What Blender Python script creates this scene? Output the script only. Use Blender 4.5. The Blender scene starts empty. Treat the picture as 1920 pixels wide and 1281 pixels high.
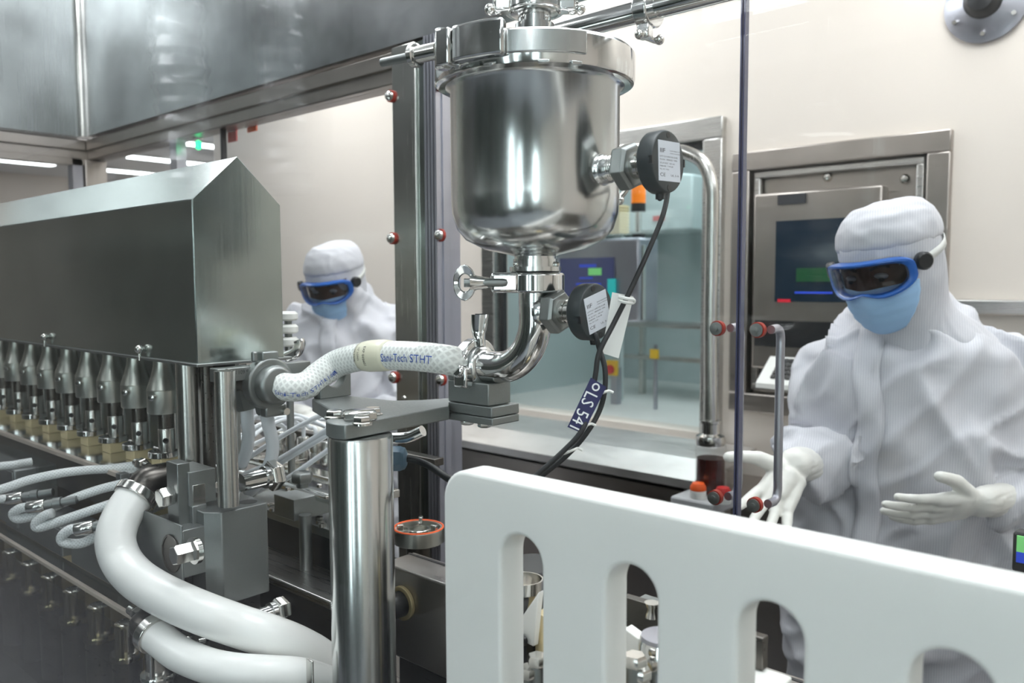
import bpy, bmesh, math, random
from math import sin, cos, pi, radians, sqrt, atan2
from mathutils import Vector as V, Matrix, noise
random.seed(7)
S = bpy.context.scene
C = S.collection
# ------------------------------------------------------------------ camera
F = 1550.0
YAW, PIT, ROL, EZ = radians(41.95), radians(4.2), radians(.25), 1.55
fw = V((-sin(YAW)*cos(PIT), cos(YAW)*cos(PIT), -sin(PIT)))
RT = V((cos(YAW), sin(YAW), 0)); u0 = RT.cross(fw)
rt = RT*cos(ROL) - u0*sin(ROL); up = rt.cross(fw)
EYE = V((0, 0, EZ))
TC = V((sin(YAW), -cos(YAW), 0))          # towards the viewer, level
UP = V((0, 0, 1)); XA = V((1, 0, 0)); YA = V((0, 1, 0))
cd = bpy.data.cameras.new('camera'); cam = bpy.data.objects.new('camera', cd); C.objects.link(cam)
cd.sensor_width = 36; cd.lens = F/1920*36; cd.clip_start = .02; cd.clip_end = 60
m3 = Matrix((rt, up, -fw)).transposed()
cam.matrix_world = Matrix.Translation(EYE) @ m3.to_4x4()
cd.dof.use_dof = True; cd.dof.focus_distance = 1.0; cd.dof.aperture_fstop = 6.3
S.camera = cam
def P(u, v, X=None, Y=None, Z=None, k=None):      # point of the place seen at pixel u,v on a plane of the place
    d = fw + rt*((u-960)/F) + up*((640.5-v)/F)
    if X is not None: k = X/d.x
    elif Y is not None: k = Y/d.y
    elif Z is not None: k = (Z-EZ)/d.z
    return EYE + d*k
# ------------------------------------------------------------------ world, lights, exposure
W = bpy.data.worlds.new('world'); S.world = W; W.use_nodes = True
W.node_tree.nodes['Background'].inputs[0].default_value = (.9, .93, 1, 1)
W.node_tree.nodes['Background'].inputs[1].default_value = .5
S.view_settings.view_transform = 'Standard'; S.view_settings.look = 'None'
S.view_settings.gamma = 1; S.view_settings.use_curve_mapping = False
S.view_settings.exposure = 0.17
LAMP = 9.0
# ------------------------------------------------------------------ helpers
def lin(c): return tuple(((x/255)/12.92 if x <= 10 else (((x/255)+.055)/1.055)**2.4) for x in c)
class MB:
    def __init__(s): s.v = []; s.f = []; s.uv = {}
    def add(s, vs, fs):
        b = len(s.v); s.v += [V(p) for p in vs]; s.f += [tuple(i+b for i in f) for f in fs]; return b
    def box(s, x0, x1, y0, y1, z0, z1):
        s.add([(x, y, z) for z in (z0, z1) for y in (y0, y1) for x in (x0, x1)],
              [(0, 2, 3, 1), (4, 5, 7, 6), (0, 1, 5, 4), (2, 6, 7, 3), (0, 4, 6, 2), (1, 3, 7, 5)]); return s
    def obox(s, c, a, b, d, ha, hb, hd):
        c = V(c); a = V(a).normalized()*ha; b = V(b).normalized()*hb; d = V(d).normalized()*hd
        s.add([c+a*i+b*j+d*k for k in (-1, 1) for j in (-1, 1) for i in (-1, 1)],
              [(0, 2, 3, 1), (4, 5, 7, 6), (0, 1, 5, 4), (2, 6, 7, 3), (0, 4, 6, 2), (1, 3, 7, 5)]); return s
    def frame(s, d):
        d = V(d).normalized(); a = d.orthogonal().normalized()
        if abs(d.z) < .9: a = d.cross(UP).normalized()
        else: a = V((1, 0, 0)); a = (a-d*a.dot(d)).normalized()
        return a, d.cross(a), d
    def lathe(s, o, d, prof, n=48, rot=0.0, sx=1.0):        # prof: (r, h) from o along d
        a, b, d = s.frame(d); o = V(o); vs = []; fs = []
        for r, h in prof:
            for i in range(n):
                t = 2*pi*i/n+rot; vs.append(o+d*h+a*(r*cos(t)*sx)+b*(r*sin(t)))
        m = len(prof)
        for j in range(m-1):
            for i in range(n):
                i2 = (i+1) % n; fs.append((j*n+i, j*n+i2, (j+1)*n+i2, (j+1)*n+i))
        if prof[0][0] > 1e-5: fs.append(tuple(range(n-1, -1, -1)))
        if prof[-1][0] > 1e-5: fs.append(tuple((m-1)*n+i for i in range(n)))
        s.add(vs, fs); return s
    def cyl(s, p0, p1, r0, r1=None, n=32, rot=0.0):
        p0 = V(p0); p1 = V(p1); L = (p1-p0).length
        return s.lathe(p0, p1-p0, [(r0, 0), (r1 if r1 is not None else r0, L)], n, rot)
    def hexa(s, p0, p1, r, rot=0.3):
        p0 = V(p0); p1 = V(p1); L = (p1-p0).length; c = min(L*.18, r*.2)
        return s.lathe(p0, p1-p0, [(r*.86, 0), (r, c), (r, L-c), (r*.86, L)], 6, rot)
    def ring(s, p0, p1, ro, ri, n=48):
        p0 = V(p0); p1 = V(p1); L = (p1-p0).length; c = min(L, ro-ri)*.15
        a, b, d = s.frame(p1-p0); prof = [(ri, 0), (ro-c, 0), (ro, c), (ro, L-c), (ro-c, L), (ri, L)]; vs = []; fs = []
        for r, h in prof:
            for i in range(n): t = 2*pi*i/n; vs.append(p0+d*h+a*(r*cos(t))+b*(r*sin(t)))
        m = len(prof)
        for j in range(m):
            j2 = (j+1) % m
            for i in range(n): i2 = (i+1) % n; fs.append((j*n+i, j*n+i2, j2*n+i2, j2*n+i))
        s.add(vs, fs); return s
    def sph(s, c, r, sc=(1, 1, 1), n=16):
        c = V(c); vs = []; fs = []; m = n//2
        for j in range(m+1):
            p = pi*j/m
            for i in range(n): t = 2*pi*i/n; vs.append(c+V((r*sin(p)*cos(t)*sc[0], r*sin(p)*sin(t)*sc[1], r*cos(p)*sc[2])))
        for j in range(m):
            for i in range(n): i2 = (i+1) % n; fs.append((j*n+i, (j+1)*n+i, (j+1)*n+i2, j*n+i2))
        s.add(vs, fs); return s
    def tube(s, pts, r, n=16, sub=6, cap=True, rfun=None):
        q = smooth_path(pts, sub) if sub > 1 else [V(p) for p in pts]
        t0 = (q[1]-q[0]).normalized(); a = t0.orthogonal().normalized()
        if abs(t0.z) < .95: a = t0.cross(UP).normalized()
        L = 0; vs = []; fs = []; lens = []
        for i, p in enumerate(q):
            t = (q[min(i+1, len(q)-1)]-q[max(i-1, 0)]).normalized()
            a = (a-t*a.dot(t)).normalized(); b = t.cross(a)
            if i: L += (p-q[i-1]).length
            rr = r*(rfun(i/(len(q)-1)) if rfun else 1)
            lens.append(L)
            for k in range(n): th = 2*pi*k/n; vs.append(p+a*(rr*cos(th))+b*(rr*sin(th)))
        base = len(s.f)
        for i in range(len(q)-1):
            for k in range(n):
                k2 = (k+1) % n; fs.append((i*n+k, i*n+k2, (i+1)*n+k2, (i+1)*n+k))
                s.uv[base+len(fs)-1] = [(lens[i], k/n), (lens[i], (k+1)/n), (lens[i+1], (k+1)/n), (lens[i+1], k/n)]
        if cap: fs.append(tuple(range(n-1, -1, -1))); fs.append(tuple((len(q)-1)*n+i for i in range(n)))
        s.add(vs, fs); return s
    def prism(s, poly, o, ex, ey, ez, h):                   # outline in (ex, ey), extruded by h along ez
        o = V(o); ex = V(ex).normalized(); ey = V(ey).normalized(); ez = V(ez).normalized(); n = len(poly)
        vs = [o+ex*x+ey*y for x, y in poly]; vs += [p+ez*h for p in vs]
        fs = [tuple(range(n-1, -1, -1)), tuple(range(n, 2*n))]+[(i, (i+1) % n, n+(i+1) % n, n+i) for i in range(n)]
        s.add(vs, fs); return s
    def quad(s, a, b, c, d): s.add([a, b, c, d], [(0, 1, 2, 3)]); return s
def smooth_path(pts, sub=6):
    p = [V(x) for x in pts]; out = []
    e = [p[0]*2-p[1]]+p+[p[-1]*2-p[-2]]
    for i in range(1, len(e)-2):
        for k in range(sub):
            t = k/sub; a, b, c, d = e[i-1:i+3]
            out.append(.5*((2*b)+(c-a)*t+(2*a-5*b+4*c-d)*t*t+(3*b-a-3*c+d)*t**3))
    out.append(p[-1]); return out
def world_of(o):
    m = o.matrix_basis.copy()
    while o.parent: o = o.parent; m = o.matrix_basis @ m
    return m
def put(name, me, mat, parent=None, label=None, smooth=40, bevel=0, seg=2, solid=0):
    o = bpy.data.objects.new(name, me); C.objects.link(o)
    if mat is not None: me.materials.clear(); me.materials.append(mat)
    if parent is not None:
        o.parent = parent; me.transform(world_of(parent).inverted())
    if smooth:
        me.polygons.foreach_set('use_smooth', [True]*len(me.polygons))
        if smooth < 180: me.set_sharp_from_angle(angle=radians(smooth))
    if solid:
        m = o.modifiers.new('solid', 'SOLIDIFY'); m.thickness = solid; m.offset = 0
    if bevel:
        m = o.modifiers.new('bevel', 'BEVEL'); m.width = bevel; m.segments = seg; m.limit_method = 'ANGLE'; m.angle_limit = radians(40)
    if label: o['label'] = label
    return o
def part(root, name, mb, mat, label=None, smooth=40, bevel=0, seg=2, solid=0):
    me = bpy.data.meshes.new(name); me.from_pydata([tuple(p) for p in mb.v], [], mb.f); me.update()
    bm = bmesh.new(); bm.from_mesh(me); bmesh.ops.recalc_face_normals(bm, faces=bm.faces); 
    if mb.uv:
        uvl = bm.loops.layers.uv.new('UVMap'); bm.faces.ensure_lookup_table(); vi = None
        n0 = len(mb.v)
        for fi, uvs in mb.uv.items():
            f = bm.faces[fi]; src = mb.f[fi]; mp = {src[i]: uvs[i] for i in range(4)}
            for l in f.loops: l[uvl].uv = mp[l.vert.index]
    bm.to_mesh(me); bm.free()
    p = root if (root is None or hasattr(root, 'location')) else None
    if p is not None and p.type == 'MESH': pass
    return put(name, me, mat, p, label, smooth, bevel, seg, solid)
def tag(o, label, cat, group=None):
    o['label'] = label; o['category'] = cat
    if group: o['group'] = group
    return o
def thing(name, label, cat, loc, group=None, rz=0):
    o = bpy.data.objects.new(name, None); C.objects.link(o); o.empty_display_size = .05
    o.location = loc; o.rotation_euler = (0, 0, rz); o.matrix_world = Matrix.LocRotScale(V(loc), Matrix.Rotation(rz, 3, 'Z'), None)
    return tag(o, label, cat, group)
def solo(name, mb, mat, label, cat, group=None, **k):
    c = sum(mb.v, V())/len(mb.v); z = min(p.z for p in mb.v); c.z = z
    me_o = part(None, name, mb, mat, **k); me_o.data.transform(Matrix.Translation(-c)); me_o.location = c
    me_o.matrix_world = Matrix.Translation(c)
    return tag(me_o, label, cat, group)
def struct(name, mb, mat, **k):
    o = part(None, name, mb, mat, **k); o['kind'] = 'structure'; return o
def copy_tree(o, parent=None):
    c = o.copy(); C.objects.link(c)
    if parent: c.parent = parent
    for ch in list(o.children): copy_tree(ch, c)
    return c
def text_geo(txt, size):
    cu = bpy.data.curves.new('t', 'FONT'); cu.body = txt; cu.size = size; cu.resolution_u = 2
    ob = bpy.data.objects.new('t', cu); C.objects.link(ob); dg = bpy.context.evaluated_depsgraph_get(); dg.update()
    me = ob.evaluated_get(dg).to_mesh()
    vs = [v.co.copy() for v in me.vertices]; fs = [tuple(p.vertices) for p in me.polygons]
    ob.evaluated_get(dg).to_mesh_clear(); bpy.data.objects.remove(ob); bpy.data.curves.remove(cu)
    return vs, fs
def text_part(root, name, txt, size, fn, mat, stretch=1.0, label=None):
    vs, fs = text_geo(txt, size); mb = MB(); mb.add([fn(p.x*stretch, p.y) for p in vs], fs)
    me = bpy.data.meshes.new(name); me.from_pydata([tuple(p) for p in mb.v], [], mb.f); me.update()
    return put(name, me, mat, root, label, smooth=0)
# ------------------------------------------------------------------ materials
def mat(name, col, rough=.5, metal=0, **k):
    m = bpy.data.materials.new(name); m.use_nodes = True; nt = m.node_tree; b = nt.nodes['Principled BSDF']
    b.inputs['Base Color'].default_value = (*col, 1); b.inputs['Roughness'].default_value = rough; b.inputs['Metallic'].default_value = metal
    if 'spec' in k: b.inputs['Specular IOR Level'].default_value = k['spec']
    if 'coat' in k: b.inputs['Coat Weight'].default_value = k['coat']; b.inputs['Coat Roughness'].default_value = .1
    if 'trans' in k: b.inputs['Transmission Weight'].default_value = k['trans']
    if 'sss' in k:
        b.inputs['Subsurface Weight'].default_value = k['sss']; b.inputs['Subsurface Scale'].default_value = .02
        b.inputs['Subsurface Radius'].default_value = (1, 1, 1)
    if 'emit' in k: b.inputs['Emission Color'].default_value = (*k.get('ecol', col), 1); b.inputs['Emission Strength'].default_value = k['emit']
    tc = nt.nodes.new('ShaderNodeTexCoord')
    if 'brush' in k:      # stretched grain: roughness and relief; and a slow mottling
        sc = k['brush']; mp = nt.nodes.new('ShaderNodeMapping'); mp.inputs['Scale'].default_value = sc
        n = nt.nodes.new('ShaderNodeTexNoise'); n.inputs['Scale'].default_value = 1; n.inputs['Detail'].default_value = 4
        nt.links.new(tc.outputs['Object'], mp.inputs[0]); nt.links.new(mp.outputs[0], n.inputs[0])
        mr = nt.nodes.new('ShaderNodeMapRange'); mr.inputs[3].default_value = rough*.65; mr.inputs[4].default_value = rough*1.4
        nt.links.new(n.outputs[0], mr.inputs[0]); nt.links.new(mr.outputs[0], b.inputs['Roughness'])
        bp = nt.nodes.new('ShaderNodeBump'); bp.inputs['Strength'].default_value = k.get('bump', .06); bp.inputs['Distance'].default_value = .001
        nt.links.new(n.outputs[0], bp.inputs['Height']); nt.links.new(bp.outputs[0], b.inputs['Normal'])
        n2 = nt.nodes.new('ShaderNodeTexNoise'); n2.inputs['Scale'].default_value = 6; n2.inputs['Detail'].default_value = 5
        nt.links.new(tc.outputs['Object'], n2.inputs[0])
        cr = nt.nodes.new('ShaderNodeValToRGB'); d = k.get('var', .12)
        cr.color_ramp.elements[0].position = .3; cr.color_ramp.elements[1].position = .7
        cr.color_ramp.elements[0].color = (*[c*(1-d) for c in col], 1); cr.color_ramp.elements[1].color = (*[min(1, c*(1+d)) for c in col], 1)
        nt.links.new(n2.outputs[0], cr.inputs[0]); nt.links.new(cr.outputs[0], b.inputs['Base Color'])
    elif k.get('mottle', True) and 'emit' not in k:
        n2 = nt.nodes.new('ShaderNodeTexNoise'); n2.inputs['Scale'].default_value = k.get('ms', 8); n2.inputs['Detail'].default_value = 4
        nt.links.new(tc.outputs['Object'], n2.inputs[0]); d = k.get('var', .05)
        cr = nt.nodes.new('ShaderNodeValToRGB'); cr.color_ramp.elements[0].position = .3; cr.color_ramp.elements[1].position = .7
        cr.color_ramp.elements[0].color = (*[c*(1-d) for c in col], 1); cr.color_ramp.elements[1].color = (*[min(1, c*(1+d)) for c in col], 1)
        nt.links.new(n2.outputs[0], cr.inputs[0]); nt.links.new(cr.outputs[0], b.inputs['Base Color'])
    return m
def glassmat(name, tint=(.97, .98, .98), f0=.04, rough=0.0, haze=0.0):
    m = bpy.data.materials.new(name); m.use_nodes = True; nt = m.node_tree; nt.nodes.clear(); N = nt.nodes.new; L = nt.links.new
    o = N('ShaderNodeOutputMaterial'); mx = N('ShaderNodeMixShader'); tr = N('ShaderNodeBsdfTransparent'); gl = N('ShaderNodeBsdfGlossy')
    tr.inputs[0].default_value = (*tint, 1); gl.inputs['Roughness'].default_value = rough
    lw = N('ShaderNodeLayerWeight'); lw.inputs[0].default_value = .5
    pw = N('ShaderNodeMath'); pw.operation = 'POWER'; pw.inputs[1].default_value = 5; L(lw.outputs['Facing'], pw.inputs[0])
    mr = N('ShaderNodeMapRange'); mr.inputs[3].default_value = f0; mr.inputs[4].default_value = 1; L(pw.outputs[0], mr.inputs[0])
    L(mr.outputs[0], mx.inputs[0]); L(tr.outputs[0], mx.inputs[1]); L(gl.outputs[0], mx.inputs[2]); last = mx
    if haze:
        df = N('ShaderNodeBsdfDiffuse'); df.inputs[0].default_value = (.8, .8, .8, 1); m2 = N('ShaderNodeMixShader'); m2.inputs[0].default_value = haze
        L(mx.outputs[0], m2.inputs[1]); L(df.outputs[0], m2.inputs[2]); last = m2
    L(last.outputs[0], o.inputs[0]); return m
def hosemat(name, col, text_col, trans=.0):
    m = mat(name, col, .28, mottle=False, coat=.4, trans=trans); nt = m.node_tree; N = nt.nodes.new; L = nt.links.new; b = nt.nodes['Principled BSDF']
    uv = N('ShaderNodeUVMap'); sp = N('ShaderNodeSeparateXYZ'); L(uv.outputs[0], sp.inputs[0])
    def wave(su, sv):
        a = N('ShaderNodeMath'); a.operation = 'MULTIPLY'; a.inputs[1].default_value = su; L(sp.outputs[0], a.inputs[0])
        c = N('ShaderNodeMath'); c.operation = 'MULTIPLY_ADD'; c.inputs[1].default_value = sv; L(sp.outputs[1], c.inputs[0]); L(a.outputs[0], c.inputs[2])
        s = N('ShaderNodeMath'); s.operation = 'SINE'; L(c.outputs[0], s.inputs[0])
        p = N('ShaderNodeMath'); p.operation = 'POWER'; p.inputs[1].default_value = 2; L(s.outputs[0], p.inputs[0]); return p
    k = text_col
    w1 = wave(k[0], 2*pi*k[1]/2); w2 = wave(k[0], -2*pi*k[1]/2)
    mx = N('ShaderNodeMath'); mx.operation = 'MAXIMUM'; L(w1.outputs[0], mx.inputs[0]); L(w2.outputs[0], mx.inputs[1])
    cr = N('ShaderNodeValToRGB'); cr.color_ramp.elements[0].position = .45; cr.color_ramp.elements[1].position = .92
    cr.color_ramp.elements[0].color = (*[c*.80 for c in col], 1); cr.color_ramp.elements[1].color = (*[min(1, c*1.08) for c in col], 1)
    L(mx.outputs[0], cr.inputs[0]); L(cr.outputs[0], b.inputs['Base Color'])
    bp = N('ShaderNodeBump'); bp.inputs['Strength'].default_value = .25; bp.inputs['Distance'].default_value = .001
    L(mx.outputs[0], bp.inputs['Height']); L(bp.outputs[0], b.inputs['Normal']); return m
M = {}
M['steel_v'] = mat('steel_v', (.61, .60, .57), .24, 1, brush=(260, 260, 4), bump=.05)
M['steel_x'] = mat('steel_x', (.56, .55, .53), .28, 1, brush=(5, 500, 500), bump=.015, var=.12)
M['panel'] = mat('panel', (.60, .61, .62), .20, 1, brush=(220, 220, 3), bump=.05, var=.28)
M['cover'] = mat('cover', (.46, .51, .49), .17, 1, brush=(300, 300, 5), bump=.04, var=.10)
M['polish'] = mat('polish', (.74, .74, .73), .10, 1, brush=(40, 40, 4), bump=.01, var=.05)
M['tank'] = mat('tank', (.70, .71, .70), .19, 1, brush=(180, 180, 3), bump=.03, var=.08)
M['satin'] = mat('satin', (.30, .315, .31), .42, 1, brush=(60, 60, 60), bump=.1, var=.08)
M['block'] = mat('block', (.30, .315, .31), .48, .85, brush=(500, 500, 500), bump=.12, var=.06)
M['darksteel'] = mat('darksteel', (.13, .12, .11), .3, 1, brush=(4, 200, 200), bump=.05, var=.2)
M['bronze'] = mat('bronze', (.36, .29, .16), .38, .35, brush=(30, 30, 8), bump=.05, var=.25)
M['infeed'] = mat('infeed', (.40, .38, .36), .32, 1, brush=(12, 40, 40), bump=.01, var=.15)
M['bolt'] = mat('bolt', (.68, .67, .64), .16, 1, var=.05)
M['frame'] = mat('frame', (.42, .38, .35), .34, 1, brush=(5, 5, 160), bump=.05, var=.1)
M['alu'] = mat('alu', (.46, .46, .51), .35, .9, brush=(200, 200, 3), bump=.03)
M['cream'] = mat('cream', lin((229, 219, 209)), .35, var=.015, ms=2)
M['ceil'] = mat('ceil', (.8, .8, .8), .6, var=.03)
M['floor'] = mat('floor', lin((150, 152, 158)), .3, var=.06)
M['hdpe'] = mat('hdpe', lin((242, 242, 238)), .38, sss=.2, var=.02, ms=5)
M['white'] = mat('white', lin((236, 236, 232)), .35, var=.02)
M['cream_block'] = mat('cream_block', lin((232, 214, 170)), .4, var=.05, ms=40)
M['silicone'] = mat('silicone', lin((246, 246, 243)), .32, sss=.08, var=.02, coat=.25)
M['black'] = mat('black', (.018, .018, .02), .35, var=.1)
M['sensor'] = mat('sensor', (.035, .042, .045), .45, var=.12, ms=60)
M['rubber'] = mat('rubber', (.015, .016, .018), .5)
M['redrub'] = mat('redrub', lin((150, 40, 24)), .5)
M['orange'] = mat('orange', lin((232, 92, 30)), .4)
M['amber'] = mat('amber', lin((240, 130, 10)), .25, emit=.5, ecol=lin((255, 130, 0)))
M['label'] = mat('label', lin((214, 218, 226)), .45, var=.02)
M['ink'] = mat('ink', (.03, .03, .035), .6, mottle=False)
M['blueink'] = mat('blueink', lin((60, 95, 180)), .5, mottle=False)
M['navy'] = mat('navy', lin((22, 22, 80)), .4, var=.04)
M['paint_white'] = mat('paint_white', (.85, .85, .86), .5, mottle=False)
M['tube'] = mat('tube', lin((228, 233, 238)), .15, mottle=False, sss=.2, coat=.5)
M['hose'] = hosemat('hose', lin((236, 238, 234)), (480, 11))
M['smallhose'] = hosemat('smallhose', lin((236, 240, 240)), (620, 8))
M['sleeve'] = mat('sleeve', lin((232, 228, 204)), .35, coat=.4, var=.04)
M['gland'] = mat('gland', lin((96, 124, 144)), .4)
M['glass'] = glassmat('glass', (.985, .99, .99), .022)
M['glassf'] = glassmat('glassf', (.97, .98, .98), .03)
M['skirt'] = glassmat('skirt', (.72, .74, .72), .05)
M['glassedge'] = mat('glassedge', lin((70, 72, 100)), .2, coat=.5)
M['pinkedge'] = mat('pinkedge', lin((196, 184, 172)), .35)
M['lensglass'] = glassmat('lensglass', (.80, .82, .86), .09)
M['bluegog'] = mat('bluegog', lin((36, 104, 196)), .3, coat=.3, var=.04)
M['mask'] = mat('mask', lin((168, 206, 244)), .7, var=.05, ms=20)
M['skin'] = mat('skin', lin((116, 84, 70)), .5)
M['glove'] = mat('glove', lin((236, 234, 228)), .4, var=.03, ms=30, sss=.1)
M['lamp'] = mat('lamp', (1, 1, 1), .5, emit=LAMP, ecol=(.95, .98, 1.0))
M['niche'] = mat('niche', lin((196, 208, 208)), .35, var=.05, ms=3)
M['screen'] = mat('screen', lin((70, 74, 112)), .2, emit=.25, ecol=lin((70, 76, 120)))
M['screen_dark'] = mat('screen_dark', lin((24, 38, 52)), .12, emit=.12, ecol=lin((30, 46, 62)))
M['green'] = mat('green', lin((120, 200, 120)), .4, emit=.5)
M['teal'] = mat('teal', lin((40, 180, 180)), .4, emit=.4)
M['blue'] = mat('blue', lin((40, 70, 190)), .4, emit=.5)
M['redlit'] = mat('redlit', lin((190, 30, 50)), .4, emit=.4)
M['yellow'] = mat('yellow', lin((232, 190, 40)), .4)
M['red'] = mat('red', lin((190, 40, 40)), .4)
M['redliq'] = mat('redliq', lin((70, 16, 12)), .12, coat=.6)
M['greenlit'] = mat('greenlit', lin((20, 220, 130)), .3, emit=3)
M['duct'] = mat('duct', (.80, .80, .82), .25, .5)
M['piston'] = mat('piston', (.60, .61, .56), .33, 1, brush=(260, 260, 4), bump=.04)
M['case'] = mat('case', lin((176, 176, 178)), .4)
M['skirt2'] = glassmat('skirt2', (.80, .77, .68), .05)
def fabric():
    m = mat('fabric', lin((214, 214, 220)), .62, mottle=False); nt = m.node_tree; N = nt.nodes.new; L = nt.links.new; b = nt.nodes['Principled BSDF']
    b.inputs['Sheen Weight'].default_value = .1
    tc = N('ShaderNodeTexCoord'); w = N('ShaderNodeTexWave'); w.wave_type = 'BANDS'; w.bands_direction = 'X'; w.inputs['Scale'].default_value = 70; w.inputs['Distortion'].default_value = 1.5
    L(tc.outputs['Object'], w.inputs[0])
    mp = N('ShaderNodeMapping'); mp.inputs['Scale'].default_value = (9, 9, 4); mp.inputs['Rotation'].default_value = (.2, .3, .2); L(tc.outputs['Object'], mp.inputs[0])
    n = N('ShaderNodeTexNoise'); n.inputs['Scale'].default_value = .8; n.noise_type = 'RIDGED_MULTIFRACTAL'; n.inputs['Detail'].default_value = 3; n.inputs['Distortion'].default_value = .3; L(mp.outputs[0], n.inputs[0])
    ad = N('ShaderNodeMath'); ad.operation = 'MULTIPLY_ADD'; ad.inputs[1].default_value = .0015; L(w.outputs['Fac'], ad.inputs[0]); L(n.outputs[0], ad.inputs[2])
    bp = N('ShaderNodeBump'); bp.inputs['Strength'].default_value = .5; bp.inputs['Distance'].default_value = .012; L(ad.outputs[0], bp.inputs['Height']); L(bp.outputs[0], b.inputs['Normal'])
    cr = N('ShaderNodeValToRGB'); cr.color_ramp.elements[0].color = (*lin((206, 206, 214)), 1); cr.color_ramp.elements[1].color = (*lin((222, 221, 226)), 1)
    L(w.outputs['Fac'], cr.inputs[0]); L(cr.outputs[0], b.inputs['Base Color']); return m
M['fabric'] = fabric()
# ------------------------------------------------------------------ the room
M['darkcab'] = mat('darkcab', lin((70, 78, 74)), .35, var=.15)
RX0, RX1, RY0, RY1, RZ = -11.0, 3.0, -2.6, 5.5, 2.85
WY = 2.5                                       # cream wall with the windows
struct('floor', MB().box(RX0, RX1, RY0, RY1, -.1, 0), M['floor'], smooth=0)
struct('ceiling', MB().box(RX0, RX1, RY0, RY1, RZ, RZ+.1), M['ceil'], smooth=0)
struct('wall_left', MB().box(RX0-.1, RX0, RY0, RY1, 0, RZ), M['cream'], smooth=0)
struct('wall_right', MB().box(RX1, RX1+.1, RY0, RY1, 0, RZ), M['cream'], smooth=0)
wf = struct('wall_front', MB().box(RX0, RX1, RY0-.1, RY0, 0, RZ), mat('wall_grey', lin((128, 130, 127)), .4, var=.1, ms=1), smooth=0)
M['strip_glow'] = mat('strip_glow', (1, 1, 1), .5, emit=5.0, ecol=(.82, .97, 1))
for i, (x, w_, z0, z1) in enumerate(((-.05, .14, .7, 2.4), (.7, .20, .9, 2.5), (1.5, .12, .7, 2.4), (2.3, .30, .9, 2.5))):  # glowing window strips added behind the viewer for bright streaks in the steel
    o = struct('window_%d' % (6+i), MB().box(x-w_-.06, x+w_+.06, RY0, RY0+.03, z0-.06, z1+.06), M['alu'], bevel=.004)
    part(o, 'pane', MB().box(x-w_, x+w_, RY0+.03, RY0+.034, z0, z1), M['strip_glow'], smooth=0)
for i, x in enumerate((-3.2, -2.1, -1.0, 1.1)):  # unseen cabinets added so the steel has something dark to reflect
    t = thing('reflection_cabinet', 'unseen dark cabinet added along the viewer-side wall for dark reflections', 'cabinet', (x, RY0+.3, 0), 'unseen cabinets added for dark reflections')
    part(t, 'body', MB().box(x-.38, x+.38, RY0+.04, RY0+.6, 0, 1.7+.1*(i % 2)), M['darkcab'], bevel=.006); part(t, 'handle', MB().cyl((x+.3, RY0+.63, .9), (x+.3, RY0+.63, 1.2), .01), M['bolt'])
struct('wall_far', MB().box(RX0, -4.6, RY1, RY1+.1, 0, RZ), M['cream'], smooth=0)
a2, b2, c2, d2 = -2.36, -1.335, 1.03, 2.06     # window 2 opening (left)
a1, b1, c1, d1 = -1.262, -.640, 1.135, 1.950   # window 1 opening (right)
w = MB()
for x0, x1, z0, z1 in [(-4.6, a2, 0, RZ), (a2, b2, 0, c2), (a2, b2, d2, RZ), (b2, a1, 0, RZ), (a1, b1, 0, c1), (a1, b1, d1, RZ), (b1, RX1, 0, RZ)]:
    w.box(x0, x1, WY, WY+.1, z0, z1)
w.box(-4.6, -4.5, WY+.1, RY1, 0, RZ)
struct('wall_back', w, M['cream'], smooth=0)
# ceiling lights: troffers over the machine aisle, linear tubes in the long room to the left
proto = None
def lamp(cx, cy, sx, sy, label, grp):
    t = thing('ceiling_light', label, 'ceiling light', (cx, cy, RZ-.03), grp)
    part(t, 'frame', MB().box(cx-sx-.03, cx+sx+.03, cy-sy-.03, cy+sy+.03, RZ-.02, RZ+.0), M['white'], smooth=0)
    part(t, 'diffuser', MB().box(cx-sx, cx+sx, cy-sy, cy+sy, RZ-.03, RZ-.02), M['lamp'], smooth=0)
for i, cx in enumerate((-3.3, -1.9, -.5, .9)):
    for cy in (-1.4, .65, 1.9):
        if cy < 0 and i in (0, 2): continue
        lamp(cx, cy, .3, .42, 'square recessed ceiling light over the machine aisle', 'recessed lights over the aisle')
for cx in (-6.2, -7.4, -8.6, -9.8):
    for cy in (.75, 2.7, 4.5):
        lamp(cx, cy, .07, .75, 'long narrow ceiling light in the room far beyond the left panes', 'linear lights in the far room')
# window 2 (left): steel surround, glass, and the niche behind it
def surround(name, x0, x1, z0, z1, wd, y0, depth, m):
    f = MB(); yf = y0-depth
    f.box(x0, x1, yf, y0, z1-wd, z1); f.box(x0, x1, yf, y0, z0, z0+wd)
    f.box(x0, x0+wd, yf, y0, z0+wd, z1-wd); f.box(x1-wd, x1, yf, y0, z0+wd, z1-wd)
    return f
o = struct('window_2', surround('f', a2-.03, b2+.03, c2-.10, d2+.02, .07, WY+.02, .05, M['frame']), M['steel_x'], bevel=.004)
part(o, 'gasket', surround('g', a2+.03, b2-.03, c2-.035, d2-.045, .03, WY+.03, .02, M['black']), M['black'], smooth=0)
part(o, 'pane', MB().box(a2+.04, b2-.04, WY+.034, WY+.04, c2-.03, d2-.06), M['glass'], smooth=0)
n = MB(); n.box(a2-.3, b2+.05, 3.9, 3.95, .9, 2.4); n.box(a2-.32, a2-.3, WY+.1, 3.9, .9, 2.4); n.box(b2+.05, b2+.07, WY+.1, 3.9, .9, 2.4)
n.box(a2-.3, b2+.05, WY+.1, 3.95, 2.3, 2.35); part(o, 'niche_wall', n, M['niche'], smooth=0)
part(o, 'niche_floor', MB().box(a2-.3, b2+.05, WY+.1, 3.95, .96, 1.0), M['white'], smooth=0)
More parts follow.
